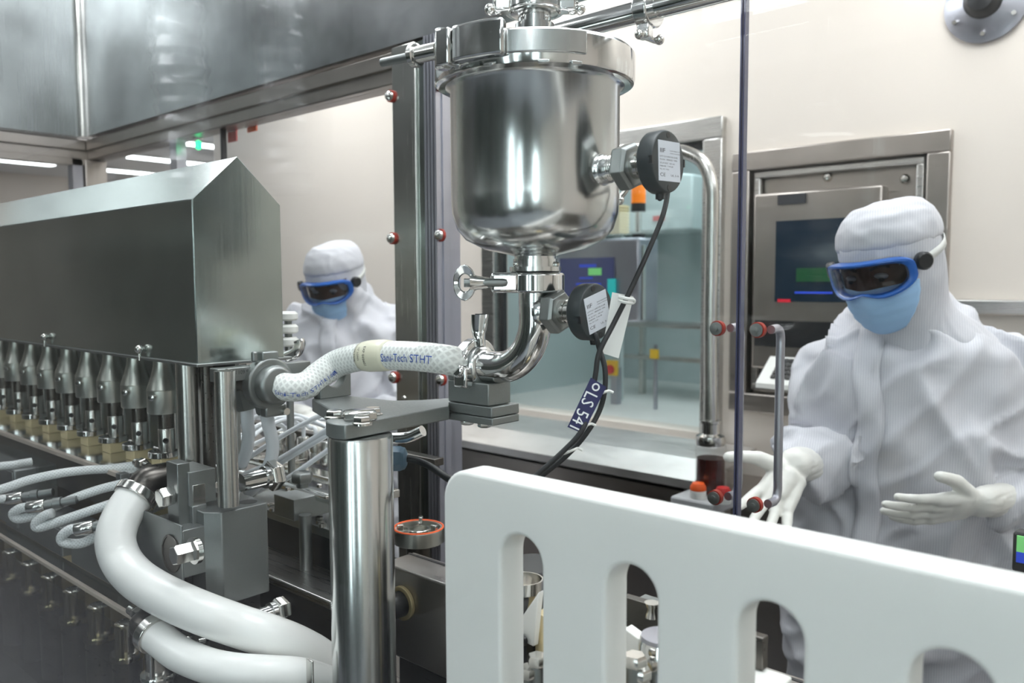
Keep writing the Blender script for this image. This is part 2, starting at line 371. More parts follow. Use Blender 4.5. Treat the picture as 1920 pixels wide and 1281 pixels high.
nl = thing('niche_light', 'small light in the roof of the lit niche behind the left window', 'light', (-1.9, 3.2, 2.28))
part(nl, 'diffuser', MB().box(-2.3, -1.4, 2.8, 3.6, 2.285, 2.3), mat('lamp2', (1, 1, 1), .5, emit=3.0, ecol=(.85, .97, 1)), smooth=0)
# things inside the niche: grey guard, cabinet, hanging operator panel, beacon, switches
q0 = P(1165, 365, Y=3.3); q1 = P(1330, 560, Y=3.3)
solo('machine_guard', MB().prism([(0, 0), (.62, 0), (.62, .26), (.05, .34), (0, .34)], P(1100, 440, Y=3.5), XA, UP, YA, .3), M['niche'], 'pale grey machine housing with a sloping top behind the left window', 'machine housing', bevel=.01)
g = P(1225, 410, Y=3.49)
solo('warning_strip', MB().box(g.x, g.x+.06, 3.485, 3.495, g.z-.012, g.z+.012), M['red'], 'small red blurred mark on the pale machine housing', 'sign', smooth=0)
bx = P(1100, 540, Y=3.2)
t = thing('operator_panel', 'grey hanging operator panel with a dim blue screen, seen through the left window', 'control panel', (bx.x, bx.y, 1.35))
pa = P(1040, 452, Y=2.9); pb = P(1198, 605, Y=2.9)
part(t, 'housing', MB().box(pa.x, pb.x, 2.9, 3.05, pb.z, pa.z), M['alu'], bevel=.012)
pc = P(1050, 485, Y=2.895); pd = P(1150, 600, Y=2.895)
part(t, 'screen', MB().box(pc.x, pd.x, 2.892, 2.9, pd.z, pc.z), M['screen'], smooth=0)
def scr(u0, v0, u1, v1, Y, m, name='screen_field'):
    a = P(u0, v0, Y=Y); b = P(u1, v1, Y=Y); return part(t, name, MB().box(a.x, b.x, Y, Y+.003, b.z, a.z), M[m], smooth=0)
scr(1103, 503, 1127, 516, 2.888, 'green'); scr(1086, 496, 1117, 501, 2.888, 'blue'); scr(1080, 531, 1126, 535, 2.888, 'blue')
scr(1139, 523, 1154, 562, 2.888, 'teal', 'key_strip'); scr(1077, 541, 1092, 560, 2.888, 'orange'); 
scr(1086, 520, 1110, 523, 2.888, 'blue')
hp = P(1204, 460, Y=2.93); hq = P(1204, 600, Y=2.93)
part(t, 'side_rail', MB().cyl(hp, hq, .016), M['bolt'])
part(t, 'joint', MB().lathe(P(1197, 452, Y=2.97), UP, [(.05, -.02), (.05, .0), (.028, .008), (.028, .03)]), M['black'])
t = thing('signal_beacon', 'amber signal beacon on a pole above the grey operator panel', 'signal light', P(1197, 440, Y=2.97))
zb = P(1197, 395, Y=2.97); zc = P(1197, 348, Y=2.97)
part(t, 'pole', MB().cyl(P(1197, 436, Y=2.97), zb, .014), M['bolt'])
part(t, 'base', MB().cyl(zb-UP*.005, zb+UP*.03, .03), M['black']); part(t, 'lens', MB().lathe(zb+UP*.03, UP, [(.03, 0), (.03, .065), (.026, .075), (0, .078)]), M['amber'])
part(t, 'cap', MB().cyl(zb+UP*.105, zb+UP*.115, .028), M['black'])
e = P(1148, 690, Y=3.0)
t = thing('emergency_stop', 'red emergency stop button on a yellow plate low in the left window', 'switch', e)
part(t, 'plate', MB().obox(e, XA, UP, YA, .028, .034, .01), M['yellow'], bevel=.004)
part(t, 'knob', MB().lathe(e+V((.005, -.01, -.005)), -YA, [(.012, 0), (.012, .01), (.02, .012), (.02, .024), (0, .03)]), M['red'])
part(t, 'support', MB().box(e.x-.015, e.x+.015, 3.01, 3.05, 1.0, e.z), M['alu'])
e = P(1227, 664, Y=3.0)
t = thing('warning_label', 'small yellow label plate on a post low in the left window', 'sign', e)
part(t, 'plate', MB().obox(e, XA, UP, YA, .02, .02, .004), M['yellow'], smooth=0); part(t, 'post', MB().box(e.x-.006, e.x+.006, 3.005, 3.02, 1.0, e.z+.04), M['alu'])
e = P(1158, 415, Y=3.1)
t = thing('filter_stack', 'yellowish ribbed block standing behind the tank in the left window', 'filter', V((e.x, 3.15, 1.0)))
for i in range(9): part(t, 'rib', MB().box(e.x-.06, e.x+.01, 3.1, 3.18, e.z-.05+i*.014, e.z-.04+i*.014), M['cream_block'], smooth=0)
part(t, 'core', MB().box(e.x-.055, e.x+.005, 3.11, 3.17, e.z-.055, e.z+.075), M['cream_block'], smooth=0)
part(t, 'support', MB().box(e.x-.045, e.x-.005, 3.13, 3.16, 1.0, e.z-.055), M['niche'], smooth=0)
t = thing('steel_rack', 'steel work rack with two cross rails inside the left window', 'rack', (-1.9, 3.4, 1.0))
for x in (-2.2, -1.85, -1.52): part(t, 'post', MB().box(x-.012, x+.012, 3.38, 3.41, 1.0, 1.36), M['steel_v'], smooth=0)
for z in (1.17, 1.33): part(t, 'rail', MB().box(-2.3, -1.4, 3.37, 3.40, z, z+.02), M['steel_x'], smooth=0)
part(t, 'tray', MB().box(-2.3, -1.4, 3.3, 3.6, 1.33, 1.345), M['steel_x'], smooth=0)
# sill and counter under window 2
struct('trim_1', MB().prism([(0, 0), (.05, -.04), (.05, -.15), (0, -.15)], (a2-.02, WY-.03, c2-.03), -YA, UP, XA, b2-a2+.06), M['frame'])
M['bright'] = mat('bright', (.72, .70, .68), .42, 1, brush=(8, 60, 60), bump=.01)
ct = thing('steel_counter', 'stainless counter with a bright sloping front edge below the left window', 'counter', (-1.7, 2.2, 0))
l0 = P(845, 815, Y=2.05); l1 = P(1302, 880, Y=2.05); zt = l1.z
part(ct, 'top', MB().prism([(0, 0), (.12, -.035), (.12, -.06), (0, -.09)], (l0.x-.6, 2.17, zt+.0), -YA, UP, XA, l1.x-l0.x+.6), M['bright'])
part(ct, 'back', MB().box(l0.x-.6, l1.x, 2.17, 2.44, zt-.03, zt), M['bright'], smooth=0)
part(ct, 'front', MB().box(l0.x-.6, -.35, 2.12, 2.44, 0, zt-.09), M['frame'], smooth=0)
# window 1 (right): steel surround, inset door with screws, monitor, keyboard drawer
o = struct('window_1', surround('f', a1-.01, b1+.01, c1-.01, d1+.005, .06, WY+.01, .035, M['frame']), M['frame'], bevel=.004)
part(o, 'inner_frame', surround('g', a1+.06, b1-.06, c1+.06, d1-.06, .02, WY+.01, .02, M['steel_x']), M['steel_x'], bevel=.003)
part(o, 'back_panel', MB().box(a1+.02, b1-.02, WY+.02, WY+.05, c1, d1), M['frame'], smooth=0)
for u, v in ((1553, 332), (1698, 336)):
    p = P(u, v, Y=WY+.02); part(o, 'screw', MB().lathe(p, -YA, [(.014, 0), (.014, .006), (.009, .012), (0, .013)], 20), M['bolt'])
t = thing('wall_computer', 'dark wall computer with screen and white keyboard drawer set in the steel frame', 'computer', V((-.95, WY, c1)))
x0, x1_ = P(1412, 600, Y=2.48).x, P(1650, 600, Y=2.48).x
part(t, 'housing', MB().box(x0, x1_, 2.47, 2.52, P(1412, 690, Y=2.47).z, P(1412, 365, Y=2.47).z), M['frame'], bevel=.006)
def scr2(u0, v0, u1, v1, m, y=2.462, name='screen_field'):
    a = P(u0, v0, Y=y); b = P(u1, v1, Y=y); return part(t, name, MB().box(a.x, b.x, y, y+.006, b.z, a.z), M[m], smooth=0)
scr2(1455, 415, 1640, 568, 'screen_dark', 2.464, 'screen'); scr2(1490, 420, 1630, 500, 'niche', 2.461) if False else None
scr2(1458, 561, 1481, 567, 'redlit', 2.461); scr2(1490, 547, 1560, 551, 'blue', 2.461); scr2(1497, 505, 1548, 527, 'green', 2.4615) if False else None
e = mat('dimgreen', lin((20, 70, 40)), .3, emit=.3); M['dimgreen'] = e
scr2(1493, 503, 1560, 528, 'dimgreen', 2.461)
scr2(1458, 366, 1510, 381, 'ink', 2.464, 'name_plate')
scr2(1415, 600, 1640, 660, 'black', 2.462, 'vent_panel')
k0 = P(1430, 740, Y=2.42); k1 = P(1560, 740, Y=2.42)
part(t, 'keyboard_tray', MB().prism([(0, 0), (.10, -.075), (.10, -.09), (0, -.015)], (k0.x, 2.47, P(1430, 668, Y=2.45).z), -YA, UP, XA, k1.x-k0.x+.05), M['white'], smooth=0)
kb = MB(); zt0 = P(1430, 668, Y=2.45).z
for r in range(5):
    for c in range(10):
        f0 = .018+r*.015; cx = k0.x+.045+c*.0155
        kb.obox((cx, 2.47-f0, zt0-f0*.75+.004), XA, V((0, -1, -.75)), V((0, -.75, 1)), .0065, .0065, .003)
kk = part(t, 'keys', kb, M['black'], smooth=0); kk['kind'] = 'stuff'
# wall rail to the right of window 1, round wall fixture
struct('trim_2', MB().box(b1+.01, RX1, WY-.03, WY, P(1850, 590, Y=WY-.02).z, P(1850, 562, Y=WY-.02).z), M['steel_x'], bevel=.004)
f0 = P(1850, 8, Y=WY)
t = thing('wall_fixture', 'round grey flanged fixture with a dark opening high on the cream wall', 'fixture', f0)
part(t, 'flange', MB().lathe(f0, -YA, [(.10, 0), (.10, .012), (.07, .02), (.05, .035)], 40), M['alu'])
part(t, 'eye', MB().lathe(f0-YA*.03, -YA, [(.045, 0), (.045, .02), (.03, .04), (0, .045)], 32), M['black'])
for i in range(6):
    an = i*pi/3+.5; part(t, 'screw', MB().cyl(f0+V((.08*cos(an), -.015, .08*sin(an))), f0+V((.08*cos(an), -.026, .08*sin(an))), .006, n=10), M['bolt'])
# steam pipe, flask and jars on a stand
Yp = 1.8
pp = [P(1332, 800, Y=Yp), P(1332, 600, Y=Yp), P(1335, 400, Y=Yp), P(1333, 345, Y=Yp), P(1318, 305, Y=Yp), P(1290, 288, Y=Yp), P(1262, 283, Y=Yp), P(1180, 282, Y=Yp), P(1060, 285, Y=Yp)]
pp[-1].z = pp[-2].z
t = thing('bent_pipe', 'satin steel pipe bending over and down into the flask lid', 'pipe', pp[0])
e0 = pp[-1]; part(t, 'pipe', MB().tube(pp+[V((-1.72, Yp, e0.z)), V((-1.78, Yp+.02, e0.z)), V((-1.80, Yp+.08, e0.z)), V((-1.80, WY-.1, e0.z)), V((-1.80, WY+.03, e0.z))], .0165, 24), M['steel_v'])
fb = P(1332, 925, Y=Yp); ft = P(1332, 792, Y=Yp)
t = thing('glass_flask', 'glass flask of dark red liquid under a steel collar', 'flask', fb)
part(t, 'collar', MB().lathe(ft-UP*.055, UP, [(.034, 0), (.036, .012), (.034, .022), (.022, .028), (.022, .052), (.026, .054), (.026, .06)]), M['bolt'])
part(t, 'body', MB().lathe(fb+UP*.003, UP, [(.034, 0), (.037, .005), (.037, (ft-fb).z-.06), (.032, (ft-fb).z-.055)]), M['glass'])
part(t, 'liquid', MB().lathe(fb+UP*.006, UP, [(.033, 0), (.034, .004), (.034, .082)]), M['redliq'])
for u, nm, m_, col in ((1309, 'orange-capped jar', 'orange', 'white'), (1356, 'dark red capped jar', 'red', 'white')):
    b = P(u, 918, Y=Yp-.06)
    b.z = fb.z
    t = thing('capped_jar', 'small white jar with an orange cap left of the flask' if u < 1330 else 'small white jar with a dark red cap right of the flask', 'jar', b)
    part(t, 'jar', MB().lathe(b, UP, [(.018, 0), (.019, .003), (.019, .018), (.017, .02)]), M['white'])
    part(t, 'cap', MB().lathe(b+UP*.02, UP, [(.019, 0), (.019, .008), (.014, .017), (0, .019)]), M[m_])
t = thing('instrument_stand', 'white instrument base carrying the flask and jars', 'stand', (fb.x, Yp-.03, 0))
part(t, 'case', MB().box(fb.x-.062, fb.x+.05, Yp-.085, Yp+.045, fb.z-.035, fb.z), M['case'], bevel=.006)
part(t, 'pedestal', MB().box(fb.x-.05, fb.x+.04, Yp-.07, Yp+.03, 0, fb.z-.035), M['frame'], smooth=0)
# ------------------------------------------------------------------ the enclosure
M['panel_shaded'] = mat('panel_shaded', (.30, .32, .32), .25, 1, brush=(3, 160, 3), bump=.05, var=.25)  # darker copy of the panel steel: shade put into the colour to show the corner
GY, CX0, HZ0, HZ1 = 1.14, -2.924, 1.957, 2.025
cxR = P(842, 400, Y=GY).x
struct('trim_3', MB().box(CX0, cxR, GY-.005, GY+.05, HZ0, HZ1).box(CX0, cxR, GY-.012, GY, HZ0+.03, HZ1-.004), M['frame'], bevel=.003)
struct('trim_4', MB().box(CX0-.05, CX0, .2, GY+.05, HZ0, HZ1).box(CX0, CX0+.01, .2, GY-.012, HZ0+.03, HZ1-.004), M['frame'], bevel=.003)
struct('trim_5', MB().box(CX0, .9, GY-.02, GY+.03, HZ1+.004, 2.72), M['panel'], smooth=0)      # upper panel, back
struct('trim_6', MB().box(CX0-.03, CX0+.02, .2, GY-.03, HZ1+.004, 2.72), M['panel_shaded'], smooth=0) # upper panel, left
struct('trim_8', MB().cyl((CX0+.026, GY-.027, HZ1+.004), (CX0+.026, GY-.027, 2.72), .011, n=16), M['bolt'])
struct('trim_7', MB().box(CX0-.04, CX0+.02, GY-.02, GY+.05, .93, HZ0), M['frame'], bevel=.003) # corner post
t = thing('steel_column', 'wide stainless enclosure column left of the hopper with round-headed bolts', 'column', (-1.3, GY, .93))
cx0, cxm, cx1 = P(738, 400, Y=GY-.02).x, P(781, 400, Y=GY-.02).x, P(808, 400, Y=GY-.02).x
part(t, 'front_plate', MB().box(cx0, cxm, GY-.02, GY+.05, .93, HZ1), M['steel_v'], bevel=.002)
part(t, 'side_plate', MB().box(cxm+.001, cx1, GY-.014, GY+.05, .93, HZ1), M['cover'], smooth=0)
ca = P(818, 400, Y=GY).x; cb = P(842, 400, Y=GY).x
part(t, 'recess', MB().box(cx1, ca, GY+.0, GY+.05, .93, HZ1), M['black'], smooth=0)
pr = MB(); 
for i in range(4): x = ca+(cb-ca)*i/4; pr.box(x, x+(cb-ca)*.17, GY-.03, GY+.03, .93, HZ1)
pr.box(ca, cb, GY-.015, GY+.03, .93, HZ1); part(t, 'profile', pr, M['alu'], smooth=0)
for u, v in ((731, 180), (734, 447), (737, 708), (824, 158), (824, 441), (826, 712)):
    p = P(u, v, Y=GY-.025)
    part(t, 'washer', MB().cyl(p+YA*.006, p-YA*.0, .0125, n=24), M['redrub']); part(t, 'bolt_head', MB().lathe(p, -YA, [(.0105, 0), (.009, .006), (.004, .009), (0, .0095)], 24), M['bolt'])
p = P(758, 747, Y=GY-.02); part(t, 'screw', MB().lathe(p, -YA, [(.006, 0), (.005, .004), (0, .005)], 16), M['bolt'])
# panes
o = struct('window_3', MB().box(CX0+.02, cx0, GY+.012, GY+.018, .93, HZ0), M['glass'], smooth=0)
xm = P(325, 300, Y=GY).x
part(o, 'mullion', MB().box(xm-.02, xm+.02, GY, GY+.03, .93, HZ0), M['alu'], smooth=0)
xe = P(411, 265, Y=GY).x
part(o, 'edge_seal', MB().box(xe-.003, xe+.003, GY+.005, GY+.02, .93, HZ0), M['black'], smooth=0)
o = struct('window_4', MB().box(CX0-.02, CX0-.014, .24, GY-.02, .93, HZ0), M['glass'], smooth=0)
part(o, 'mullion', MB().box(CX0-.03, CX0+.01, P(146, 320, X=CX0).y-.02, P(146, 320, X=CX0).y+.012, .93, HZ0), M['alu'], smooth=0)
part(o, 'rail', MB().box(CX0-.03, CX0+.01, .24, GY-.02, HZ0-.02, HZ0), M['frame'], smooth=0)
xg = P(1387, 500, Y=GY).x
def gdoor(n, x0, x1, xedge, hx, lab):
    o = struct(n, MB().box(x0, x1, GY, GY+.01, .96, HZ0), M['glass'], smooth=0)
    part(o, 'door_edge', MB().box(xedge-.0011, xedge+.0011, GY-.001, GY+.011, .96, HZ0), M['glassedge'], smooth=0)
    zt, zb = 1.477, 1.2175; hd = part(o, 'door_handle', MB().tube([(hx+.012, GY+.012, zt), (hx+.012, GY+.035, zt), (hx+.012, GY+.045, zt-.012), (hx+.012, GY+.045, zt-.05), (hx+.012, GY+.045, zb+.05), (hx+.012, GY+.045, zb+.012), (hx+.012, GY+.035, zb), (hx+.012, GY+.012, zb)], .0065, 16), M['alu'])
    for z in (zt, zb):
        c = V((hx, GY, z)); c = V((hx, GY-.001, z))
        w = part(o, 'washer', MB().cyl(c+YA*.0, c-YA*.008, .0115, n=28), M['redrub'])
        part(o, 'screw', MB().lathe(c-YA*.0085, -YA, [(.0098, 0), (.0098, .003), (.0045, .0035), (.0045, .006), (0, .0065)], 20), M['satin'])
gdoor('door_1', cb, xg-.002, xg-.003, -.602, ''); gdoor('door_2', xg+.001, .5, xg+.002, -.5375, '')
struct('window_5', MB().box(CX0, 1.2, .24, .246, .93, 2.6), M['glassf'], smooth=0)      # front pane, nearest the viewer
# machine base under everything
t = thing('machine_cabinet', 'dark stainless base deck of the filling machine', 'machine base', (-1.0, .7, 0))
part(t, 'cabinet', MB().box(CX0, .9, .26, 1.1, 0, .90), M['darksteel'], smooth=0)
part(t, 'deck', MB().box(CX0, .9, .24, 1.16, .90, .93), M['darksteel'], bevel=.003)
# green lamp and the red and orange plates hung behind the left pane
p = P(372, 272, Y=1.3)
p = P(372, 272, Y=1.175)
t = thing('green_indicator', 'glowing green indicator lamp hanging behind the left rear pane', 'indicator', p)
part(t, 'lens', MB().sph(p, .010, (1, 1, 1.4)), M['greenlit']); part(t, 'socket', MB().lathe(p+UP*.016, UP, [(.014, 0), (.014, .03), (.006, .034), (.006, HZ0-p.z)]), M['bolt'])
for u, v, m_, h, l in ((435, 250, 'red', .045, 'red plate hanging above the left rear pane'), (472, 236, 'orange', .03, 'orange plate hanging above the left rear pane')):
    p = P(u, v, Y=1.191); solo('hanging_plate', MB().box(p.x-.022, p.x+.022, 1.1905, 1.1945, p.z-h/2, HZ0+.04), M[m_], l, 'sign', smooth=0)
# two corrugated ducts hanging in the aisle on the viewer's side (seen mirrored in the front pane)
for u, k, l in ((360, 1.7, 'left'), (545, 1.9, 'right')):
    p = P(u, 200, k=k); q = V((p.x, 2*.246-p.y, 0))
    pts = [q+V((0, 0, 1.75)), q+V((0, .02, 2.1)), q+V((0, 0, 2.5)), q+V((0, 0, 2.85))]
    mb = MB(); path = smooth_path(pts, 30)
    mb.tube(path, .05, 24, 1, rfun=lambda t: 1+.10*sin(t*2*pi*28)); 
    solo('corrugated_duct', mb, M['duct'], 'grey corrugated hose mirrored in the front pane, %s one' % l, 'duct')
# ------------------------------------------------------------------ hopper tank
R = RT
def B(c, x, y, z): return V(c)+R*x+TC*y+UP*z        # offsets: right, towards the viewer, up
T = P(1003, 300, k=.95); TX, TY = T.x, T.y
def ax(z, dx=0): return V((TX+dx, TY, z))
t = thing('hopper_tank', 'polished steel hopper tank with clamped lid and domed bottom', 'tank', ax(1.55))
part(t, 'body', MB().lathe(ax(0), UP, [(.024, 1.560), (.024, 1.578), (.030, 1.580), (.058, 1.586), (.080, 1.597), (.090, 1.609), (.0955, 1.626), (.0965, 1.645), (.0965, 1.764), (.102, 1.768), (.1075, 1.772), (.1075, 1.776), (.10, 1.777)], 96), M['tank'], smooth=60)
part(t, 'lid', MB().lathe(ax(0), UP, [(.10, 1.777), (.1075, 1.778), (.1085, 1.782), (.104, 1.803), (.095, 1.807), (.04, 1.820), (.022, 1.822), (.022, 1.84)], 96), M['polish'], smooth=60)
mb = MB(); n = 96; vs = []; prof = [(.1075, 1.766), (.112, 1.769), (.113, 1.773), (.113, 1.802), (.110, 1.806), (.104, 1.807), (.104, 1.8045), (.108, 1.801), (.1095, 1.773)]
mb.lathe(ax(0), UP, prof+[prof[0]], n)
part(t, 'clamp_band', MB().lathe(ax(0), UP, [(.1078, 1.768), (.112, 1.770), (.1135, 1.775), (.1135, 1.801), (.110, 1.805), (.1055, 1.806)], n), M['polish'], smooth=30)
def ringpt(a, r, z):                                  # a = angle from the viewer direction, positive to the left
    return ax(z)-R*(r*sin(a))+TC*(r*cos(a))
def arcseg(a0, a1, r0, r1, z0, z1, n=16):
    mb = MB(); vs = []; fs = []
    for i in range(n+1):
        a = a0+(a1-a0)*i/n
        vs += [ringpt(a, r0, z0), ringpt(a, r1, z0), ringpt(a, r1, z1), ringpt(a, r0, z1)]
    for i in range(n):
        for k in range(4): fs.append((i*4+k, i*4+(k+1) % 4, i*4+4+(k+1) % 4, i*4+4+k))
    fs += [(3, 2, 1, 0), (n*4, n*4+1, n*4+2, n*4+3)]; mb.add(vs, fs); return mb
part(t, 'clamp_lug', arcseg(.28, .78, .112, .127, 1.776, 1.812), M['polish'], bevel=.003)
part(t, 'clamp_pad', arcseg(-.45, .28, .1125, .1165, 1.779, 1.803), M['tank'], bevel=.0015)
l0 = ringpt(.78, .121, 1.792); tg = (-R*cos(.62)-TC*sin(.62)).normalized()
cb_ = part(t, 'clamp_bolt', MB().cyl(l0-tg*.006, l0+tg*.104, .0048, n=16), M['satin'])
part(t, 'bolt_nut', MB().cyl(l0+tg*.022, l0+tg*.052, .009, n=24).lathe(l0+tg*.05, tg, [(.009, 0), (.0125, .002), (.0125, .008), (.008, .01)], 24), M['bolt'])
part(t, 'bolt_yoke', MB().obox(l0+tg*.010, tg, UP, tg.cross(UP), .009, .019, .010).hexa(l0+tg*.016-UP*.021, l0+tg*.016+UP*.021, .010), M['polish'], bevel=.003)
for a in (-.35, -.05, .45): part(t, 'band_rivet', MB().obox(ringpt(a, .1135, 1.770), ringpt(a+.1, 1, 0)-ringpt(a, 1, 0), UP, ringpt(a, 1, 0)-ax(0), .006, .002, .0025), M['tank'], bevel=.001)
# lifting ear low on the right side of the tank
ear = ax(1.665)+R*.097-TC*.01
part(t, 'side_ring', MB().tube([ear+UP*.022, ear+R*.010+UP*.012, ear+R*.011-UP*.006, ear+R*.002-UP*.02], .0035, 12), M['bolt'])
part(t, 'side_boss', MB().sph(ear-UP*.022+R*.002, .0055), M['bolt'])
def clamp(name, label, c, d, r=.034, w=.014, wing=None, wl=.05, grp=None, lug=None, small=False):
    """hinged ring clamp: band, hinge, bolt, wing nut; wing = direction of the bolt"""
    c = V(c); d = V(d).normalized(); t = thing(name, label, 'pipe clamp', c, grp)
    part(t, 'band', MB().ring(c-d*w/2, c+d*w/2, r, r-.009), M['polish'])
    part(t, 'flange', MB().ring(c-d*w*.8, c-d*w*.35, r-.006, r*.5).ring(c+d*w*.35, c+d*w*.8, r-.006, r*.5), M['tank'])
    g = V(wing).normalized(); lg = V(lug).normalized() if lug else (g.cross(d)).normalized()
    # bolt runs along g, offset from the ring by lg
    b0 = c+lg*(r+.003)
    part(t, 'lug', MB().obox(b0-g*.004, g, d, lg, .013, w*.5, .009), M['polish'], bevel=.003)
    part(t, 'bolt', MB().cyl(b0-g*.012, b0+g*wl*.75, .0042, n=16), M['satin'])
    wp = b0+g*(wl*.62); side = lg.cross(g).normalized()
    part(t, 'nut_barrel', MB().lathe(b0+g*wl*.22, g, [(.0065, 0), (.0065, wl*.25), (.0095, wl*.4), (.0095, wl*.52)], 20), M['bolt'])
    return t, b0, g, d
# neck, lower clamp with ring-ended wing nut, elbow
zc = 1.548
t = thing('neck_clamp', 'steel clamp with a holed wing nut directly under the tank', 'pipe clamp', ax(zc))
part(t, 'band', MB().ring(ax(zc-.012), ax(zc+.011), .034, .02), M['polish'], bevel=.0008)
part(t, 'upper_flange', MB().lathe(ax(0), UP, [(.0255, 1.558), (.030, 1.561), (.030, 1.566), (.0255, 1.5655), (.0255, 1.575)], 48), M['tank'])
part(t, 'lower_flange', MB().lathe(ax(0), UP, [(.0195, 1.520), (.0195, 1.536)], 40), M['tank'])
lgc = B(ax(zc), -.035, .02, 0)
part(t, 'lug', MB().obox(lgc, R, UP, TC, .016, .0115, .009), M['polish'], bevel=.004)
part(t, 'bolt', MB().lathe(lgc+TC*.008+R*.004, -R, [(.0, 0), (.004, .002), (.005, .006), (.005, .05)], 20), M['satin'])
wn = lgc+TC*.006-R*.037
part(t, 'nut_barrel', MB().lathe(wn+R*.02, -R, [(.0055, 0), (.0065, .004), (.008, .014), (.011, .022)], 20), M['bolt'])
wg = wn-R*.008
vs = []; n = 28
def wingring():
    mb = MB(); vs = []; fs = []; nn = 28
    for s_ in (-1, 1):
        for i in range(nn):
            a = 2*pi*i/nn; x, y = cos(a), sin(a)
            ox = .0130*x*(1+.15*abs(y)); oz = .0205*y*(1-.12*abs(x)); ox *= (1 if x < 0 else .9)
            vs += [wg+R*ox+UP*oz+TC*(s_*(.0045+.004*abs(y))), wg+R*(.0070*x)+UP*(.0098*y)+TC*(s_*.0045)]
    for s_ in range(2):
        for i in range(nn):
            a = s_*2*nn+2*i; b = s_*2*nn+2*((i+1) % nn); fs.append((a, b, b+1, a+1))
    for i in range(nn):
        a = 2*i; b = 2*((i+1) % nn); fs.append((a, b, b+2*nn, a+2*nn)); fs.append((a+1, b+1, b+1+2*nn, a+1+2*nn))
    mb.add(vs, fs); return mb
part(t, 'wing_nut', wingring(), M['polish'], bevel=.0012)
part(t, 'lug_pin', MB().sph(B(ax(zc), -.022, .012, .021), .004), M['bolt']); part(t, 'lug_pin', MB().sph(B(ax(zc), .024, .012, .020), .004), M['bolt'])
t = thing('outlet_elbow', 'polished steel pipe elbow turning from the tank towards the hose', 'pipe', ax(1.43))
Lc = .060; ze = 1.505; el = [ax(1.536), ax(1.52), ax(ze)]
for i in range(1, 13):
    a = i/12*pi/2; el.append(V((TX-Lc+Lc*cos(a), TY, ze-Lc*sin(a))))
XE = TX-.092; zE = ze-Lc
el.append(V((XE, TY, zE)))
part(t, 'pipe', MB().tube(el, .0192, 40, 2), M['polish'], smooth=60)
part(t, 'weld_bead', MB().ring(ax(1.524), ax(1.5255), .0197, .018), M['tank'])
cE = V((XE-.006, TY, zE))
t = thing('hose_clamp', 'ring clamp joining the elbow to the braided hose', 'pipe clamp', cE)
part(t, 'band', MB().ring(cE-XA*.008, cE+XA*.008, .034, .024), M['polish'], bevel=.0008)
part(t, 'flange', MB().lathe(cE+XA*.013, -XA, [(.019, -.006), (.024, -.002), (.026, .004), (.026, .022), (.021, .028), (.021, .034)], 40), M['tank'])
lb = cE+V((.004, -.026, -.012))
part(t, 'lug', MB().obox(lb, XA, UP, YA, .011, .013, .007).cyl(lb-YA*.012+UP*.008, lb+YA*.012+UP*.008, .0085, n=20), M['polish'], bevel=.003)
# flattened lever tube
h0 = P(896, 648, Y=TY-.0); h1 = P(900, 590, Y=TY-.005)
mb = MB(); vs = []; fs = []; n = 20; q = smooth_path([h0+XA*.004, h0*.6+h1*.4+XA*.0, h1*.5+h0*.5, h1], 4)
for i, p in enumerate(q):
    f = i/(len(q)-1); a_ = .0068+.004*f; b_ = .006-.002*f if f > .3 else .0075
    for k in range(n): th = 2*pi*k/n; vs.append(p+R*(a_*cos(th))+TC*(b_*sin(th)))
for i in range(len(q)-1):
    for k in range(n): fs.append((i*n+k, i*n+(k+1) % n, (i+1)*n+(k+1) % n, (i+1)*n+k))
mb.add(vs, fs+[tuple(range(n)), tuple((len(q)-1)*n+i for i in range(n))])
part(t, 'lever', mb, M['polish'], smooth=50); part(t, 'lever_slot', MB().obox(h1+UP*.0003, R, TC, UP, .006, .0012, .0008), M['black'], smooth=0)
